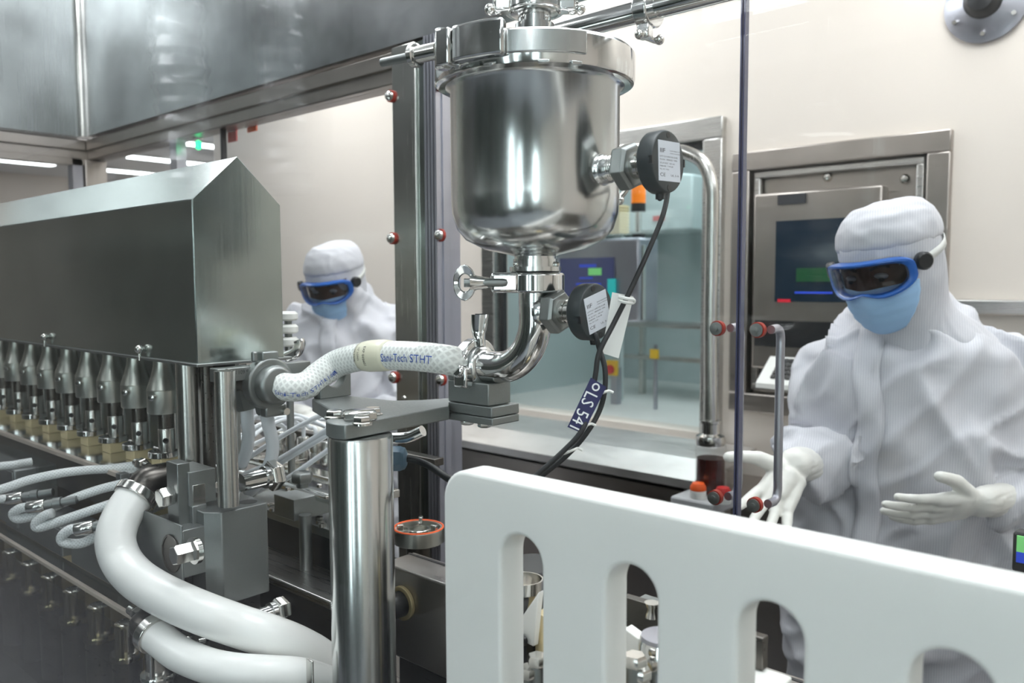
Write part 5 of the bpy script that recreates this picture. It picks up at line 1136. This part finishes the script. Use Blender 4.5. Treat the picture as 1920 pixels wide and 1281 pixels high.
def person(label, ax_, rz, hc, hrot, arms, group=None, seed=0, torso_dx=0, wrinkle=1.0, lean=0.0, flap=-.04):
    """ax_ = ground point under the hips; rz turns local x to the person's image-right; arms = (shoulder, elbow, wrist, x, z, sgn, kwargs) in world"""
    t = thing('person', label, 'person', (ax_[0], ax_[1], 0), group, rz)
    Rz = Matrix.Rotation(rz, 3, 'Z'); base = V((ax_[0], ax_[1], 0)); Wd = lambda p: base+Rz@V(p)
    mb = MB()
    secs = [(.80, 0, 0, .17, .13), (.90, 0, 0, .205, .155), (1.00, 0, 0, .212, .165), (1.12, 0, -.01, .212, .165), (1.24, 0, -.02, .212, .160), (1.33, 0, -.02, .205, .145), (1.395, 0, -.02, .178, .120), (1.44, 0, -.02, .125, .092), (1.48, 0, -.025, .082, .078), (1.52, 0, -.03, .07, .072)]
    secs = [(z, cx+lean*(z-.9), cy-.10*max(0, z-1.1), rx, ry) for z, cx, cy, rx, ry in secs]
    sections(mb, secs, 36, Wd)
    for sx in (-1, 1):
        capsule(mb, Wd((sx*.09, 0, .86)), Wd((sx*.11, -.01, .50)), .125, .095)
        capsule(mb, Wd((sx*.11, -.01, .50)), Wd((sx*.11, .01, .12)), .095, .075)
        capsule(mb, Wd((sx*.11, .02, .068)), Wd((sx*.12, -.13, .062)), .055, .046)
    for sh, el, wr, *_ in arms:
        Lf = (V(wr)-V(el)).length; ce = V(el).lerp(V(wr), max(.2, 1-.125/Lf)); capsule(mb, sh, el, .088, .066); capsule(mb, el, V(el).lerp(ce, .6), .064, .056); capsule(mb, V(el).lerp(ce, .55), ce, .056, .041)
        capsule(mb, Wd((0, -.05, 1.36)), sh, .11, .086)
    inv = Matrix.Rotation(-rz, 3, 'Z')
    def dsp(c):
        q = inv@(c-base)
        a = ridge(q, (4.5, 4.5, 1.5), seed); b = ridge(q+V((q.z*.7, 0, 0)), (8, 8, 3.2), seed+4); d_ = ridge(q-V((q.z*.8, 0, 0)), (11, 11, 5), seed+8)
        return wrinkle*(.020*max(a-.1, -.35)+.034*max(b, 0)**2.6+.014*max(d_, 0)**3-.009)
    me = remeshed(mb, .0085, 8, .5, dsp)
    body = put('coverall', me, M['fabric'], t, 'loose pale coverall with fold creases', smooth=180)
    from mathutils.bvhtree import BVHTree
    bv = BVHTree.FromPolygons([v.co.copy() for v in body.data.vertices], [tuple(p.vertices) for p in body.data.polygons])
    mb = MB(); nz = 40; fx = flap; 
    for j in range(nz+1):
        z = .86+(1.455-.86)*j/nz
        for i in range(5):
            x = fx-.024+.048*i/4+.006*sin(j*.5); h = bv.ray_cast(V((x, -1, z)), V((0, 1, 0))); yy = h[0].y if h[0] else -.1
            mb.v.append(Wd((x, yy-.0055-(.002 if 0 < i < 4 else 0), z)))
    mb.f = [(j*5+i, j*5+i+1, (j+1)*5+i+1, (j+1)*5+i) for j in range(nz) for i in range(4)]
    part(t, 'zip_flap', mb, M['fabric'], None, smooth=60, solid=.003)
    # ---- head
    hm = Matrix.Translation(V(hc)) @ hrot.to_4x4() @ Matrix.Scale(.93, 4)
    Hd = lambda p: hm@V(p)
    def hdsp(s0, amp):
        hi = hm.inverted()
        return lambda c: amp*(.6*ridge(hi@c, (9, 9, 6), s0)+.4*ridge(hi@c, (24, 24, 12), s0+2))
    mb = MB()
    hs = [(.108, .002, .03, .030, .035), (.100, .002, .022, .055, .066), (.08, .001, .015, .076, .093), (.06, 0, .012, .088, .108), (.03, 0, .012, .091, .112), (0, 0, .012, .091, .110), (-.04, 0, .014, .088, .106), (-.08, 0, .018, .080, .098), (-.11, 0, .022, .078, .092), (-.14, 0, .030, .084, .092), (-.17, 0, .040, .100, .102), (-.20, 0, .05, .120, .115), (-.235, 0, .06, .142, .128), (-.245, 0, .06, .138, .124)]
    sections(mb, hs, 36, Hd)
    me = remeshed(mb, .006, 5, .5, hdsp(seed+1, .0065)); put('hood', me, M['fabric'], t, None, smooth=180)
    mb = MB()
    cs = [(.122, .002, .035, .035, .040), (.116, .002, .025, .062, .075), (.098, .001, .018, .082, .100), (.072, 0, .014, .093, .115), (.05, 0, .012, .096, .119), (.042, 0, .011, .0955, .118), (.038, 0, .011, .092, .114)]
    cs = [(z, cx, cy, rx, ry) for z, cx, cy, rx, ry in cs]
    tilt = Matrix.Rotation(-.16, 4, 'X')
    sections(mb, cs, 40, lambda p: Hd(tilt@V(p)))
    me = remeshed(mb, .005, 4, .5, hdsp(seed+20, .0055)); put('hood_cap', me, M['fabric'], t, 'gathered cap of the hood with a seam edge', smooth=180)
    def patch(th, z, off, rx=.091, ry=.112, cy=.012): return Hd((sin(th)*(rx+off), cy-cos(th)*(ry+off), z))
    # face behind the lens
    mb = MB(); n, m = 16, 8; vs = [patch(-.85+1.7*i/n, -.030+.062*j/m, .004+.010*max(0, 1-abs(-.85+1.7*i/n)*4)*(1-j/m)) for j in range(m+1) for i in range(n+1)]
    mb.add(vs, [(j*(n+1)+i, j*(n+1)+i+1, (j+1)*(n+1)+i+1, (j+1)*(n+1)+i) for j in range(m) for i in range(n)])
    face = part(t, 'face', mb, M['skin'], 'strip of face behind the goggles', smooth=180)
    for sx in (-1, 1):
        ec = patch(sx*.33, .002, .002)
        part(face, 'eye', MB().sph(ec, .0115, (1.1, 1, .50)), M['case']); part(face, 'iris', MB().sph(patch(sx*.33, -.003, .0095), .0048), M['ink'])
        part(face, 'eyebrow', MB().tube([patch(sx*.16, .019, .006), patch(sx*.34, .024, .006), patch(sx*.52, .018, .005)], .0028, 8), M['ink'])
    # mask: pleated curved panel
    mb = MB(); n, m = 30, 18; vs = []
    for j in range(m+1):
        f = j/m; z = -.018-.108*f
        for i in range(n+1):
            s_ = -1+2*i/n; wd = .98*(1-.42*f**2); th = s_*wd; bul = .012*cos(s_*pi/2)**.8*(sin(pi*min(1, f*.92+.12))**.6) if abs(s_) < .999 else 0
            nose = .012*math.exp(-(th/.22)**2)*(1-f)**1.5; pl = .0030*(1-((f*m) % 4)/4)
            vs.append(patch(th, z+.012*abs(s_)**2*(f-.35)*1.2, .004+bul+nose+pl-.02*f**3))
    mb.add(vs, [(j*(n+1)+i, j*(n+1)+i+1, (j+1)*(n+1)+i+1, (j+1)*(n+1)+i) for j in range(m) for i in range(n)])
    part(t, 'face_mask', mb, M['mask'], 'light blue pleated face mask', smooth=60, solid=.002)
    # goggles
    def outline(sc, n=56):
        o = []
        for i in range(n):
            a = 2*pi*i/n; cx, cz = cos(a), sin(a); x = .098*math.copysign(abs(cx)**.62, cx); z = .037*math.copysign(abs(cz)**.60, cz)
            if cz < 0: z *= (1.10-.30*math.exp(-(x/.022)**2)) ; z *= (1.0-.25*(abs(x)/.098)**3)
            o.append((x*sc, z*(sc if sc > .9 else sc*.93)))
        return o
    def gp(x, z, off): 
        th = x/.108; return patch(th, z+.002, off+.004*cos(th))
    rings = [(outline(1.0), .004), (outline(1.02), .018), (outline(.99), .026), (outline(.91), .027), (outline(.845), .022), (outline(.845), .012)]
    mb = MB(); n = 56
    for o_, off in rings: mb.v += [gp(x, z, off) for x, z in o_]
    for j in range(len(rings)-1):
        for i in range(n): mb.f.append((j*n+i, j*n+(i+1) % n, (j+1)*n+(i+1) % n, (j+1)*n+i))
    gg = part(t, 'goggles', mb, M['bluegog'], 'blue rubber goggles frame', smooth=50)
    mb = MB(); o_ = outline(.855); mb.v = [gp(0, -.002, .024)]
    fr = (.25, .5, .75, 1.0)
    for f in fr: mb.v += [gp(x*f, z*f, .024) for x, z in o_]
    for i in range(n): mb.f.append((0, 1+i, 1+(i+1) % n))
    for j in range(3):
        for i in range(n): mb.f.append((1+j*n+i, 1+j*n+(i+1) % n, 1+(j+1)*n+(i+1) % n, 1+(j+1)*n+i))
    part(gg, 'lens', mb, M['lensglass'], None, smooth=180)
    for sx in (-1, 1):
        c = gp(sx*.113, .010, .020); nn = (c-Hd((0, .012, .006))).normalized(); part(gg, 'strap_button', MB().lathe(c-nn*.008, nn, [(.014, 0), (.0165, .003), (.0165, .013), (.013, .017)], 28), M['black'])
    mb = MB(); vs = []; n = 30
    for i in range(n+1):
        th = 1.0+(2*pi-2.0)*i/n
        for dz in (-.008, .008): vs.append(patch(th, .008+.012*sin((i/n)*pi)+dz, .0085))
    mb.add(vs, [(2*i, 2*i+2, 2*i+3, 2*i+1) for i in range(n)]); part(gg, 'strap', mb, M['white'], None, smooth=180, solid=.002)
    for sh, el, wr, hx, hz, sg, kw in arms: hand(t, wr, hx, hz, sg, back=V(el)-V(wr), **kw)
    return t, Wd, Hd
# the near person, right of the glass door
def face_rot(yaw, pitch, roll):
    # head frame: -y is the face; yaw about z from the viewer direction (positive = to the image left), then nod down, then tilt
    return Matrix.Rotation(yaw, 3, 'Z') @ Matrix.Rotation(pitch, 3, 'X') @ Matrix.Rotation(roll, 3, 'Y')
RZ1 = YAW-radians(24)
hc = P(1668, 492, k=1.60)
A = P(1706, 640, k=1.74)
t1, W1_, H1_ = person('person in pale coverall at right, blue goggles and mask, both gloved palms raised', (A.x, A.y), RZ1, hc, face_rot(RZ1-radians(27), radians(20), radians(-5)),
  [(P(1868, 700, k=1.70), P(1985, 925, k=1.68), P(1822, 944, k=1.50), -R*1.0-UP*.10+TC*.15, TC*.80-UP*.6+R*.1, -1, dict(curl=(.12, .16, .20, .24), spread=.5, thumb=(.62, -.1), sc=.97)),
   (P(1590, 745, k=1.70), P(1552, 850, k=1.75), P(1484, 884, k=1.50), -R*.62-UP*.62+TC*.55, -TC*.45-UP*.70-R*.3, 1, dict(curl=(.30, .34, .30, .25), spread=1.5, thumb=(.95, .1), sc=.97))], seed=3, flap=-.075)
# the far person, behind the left panes
RZ2 = YAW+radians(10)
A = P(645, 640, k=2.72)
t2, W2_, H2_ = person('person in pale coverall behind the left pane, looking down through blue goggles', (A.x, A.y), RZ2, P(628, 527, k=2.60), face_rot(RZ2-radians(20), radians(22), radians(-4)),
  [(P(728, 640, k=2.70), P(765, 790, k=2.60), P(640, 792, k=2.42), -R*.9+TC*.5-UP*.2, UP*.5+TC*.5, -1, dict(curl=(.3, .35, .35, .4), sc=1.0)),
   (P(560, 640, k=2.70), P(520, 770, k=2.58), P(575, 785, k=2.42), TC*.7+R*.5-UP*.35, UP*.8-R*.2, 1, dict(curl=(.35, .35, .35, .35), sc=1.0))], seed=11)
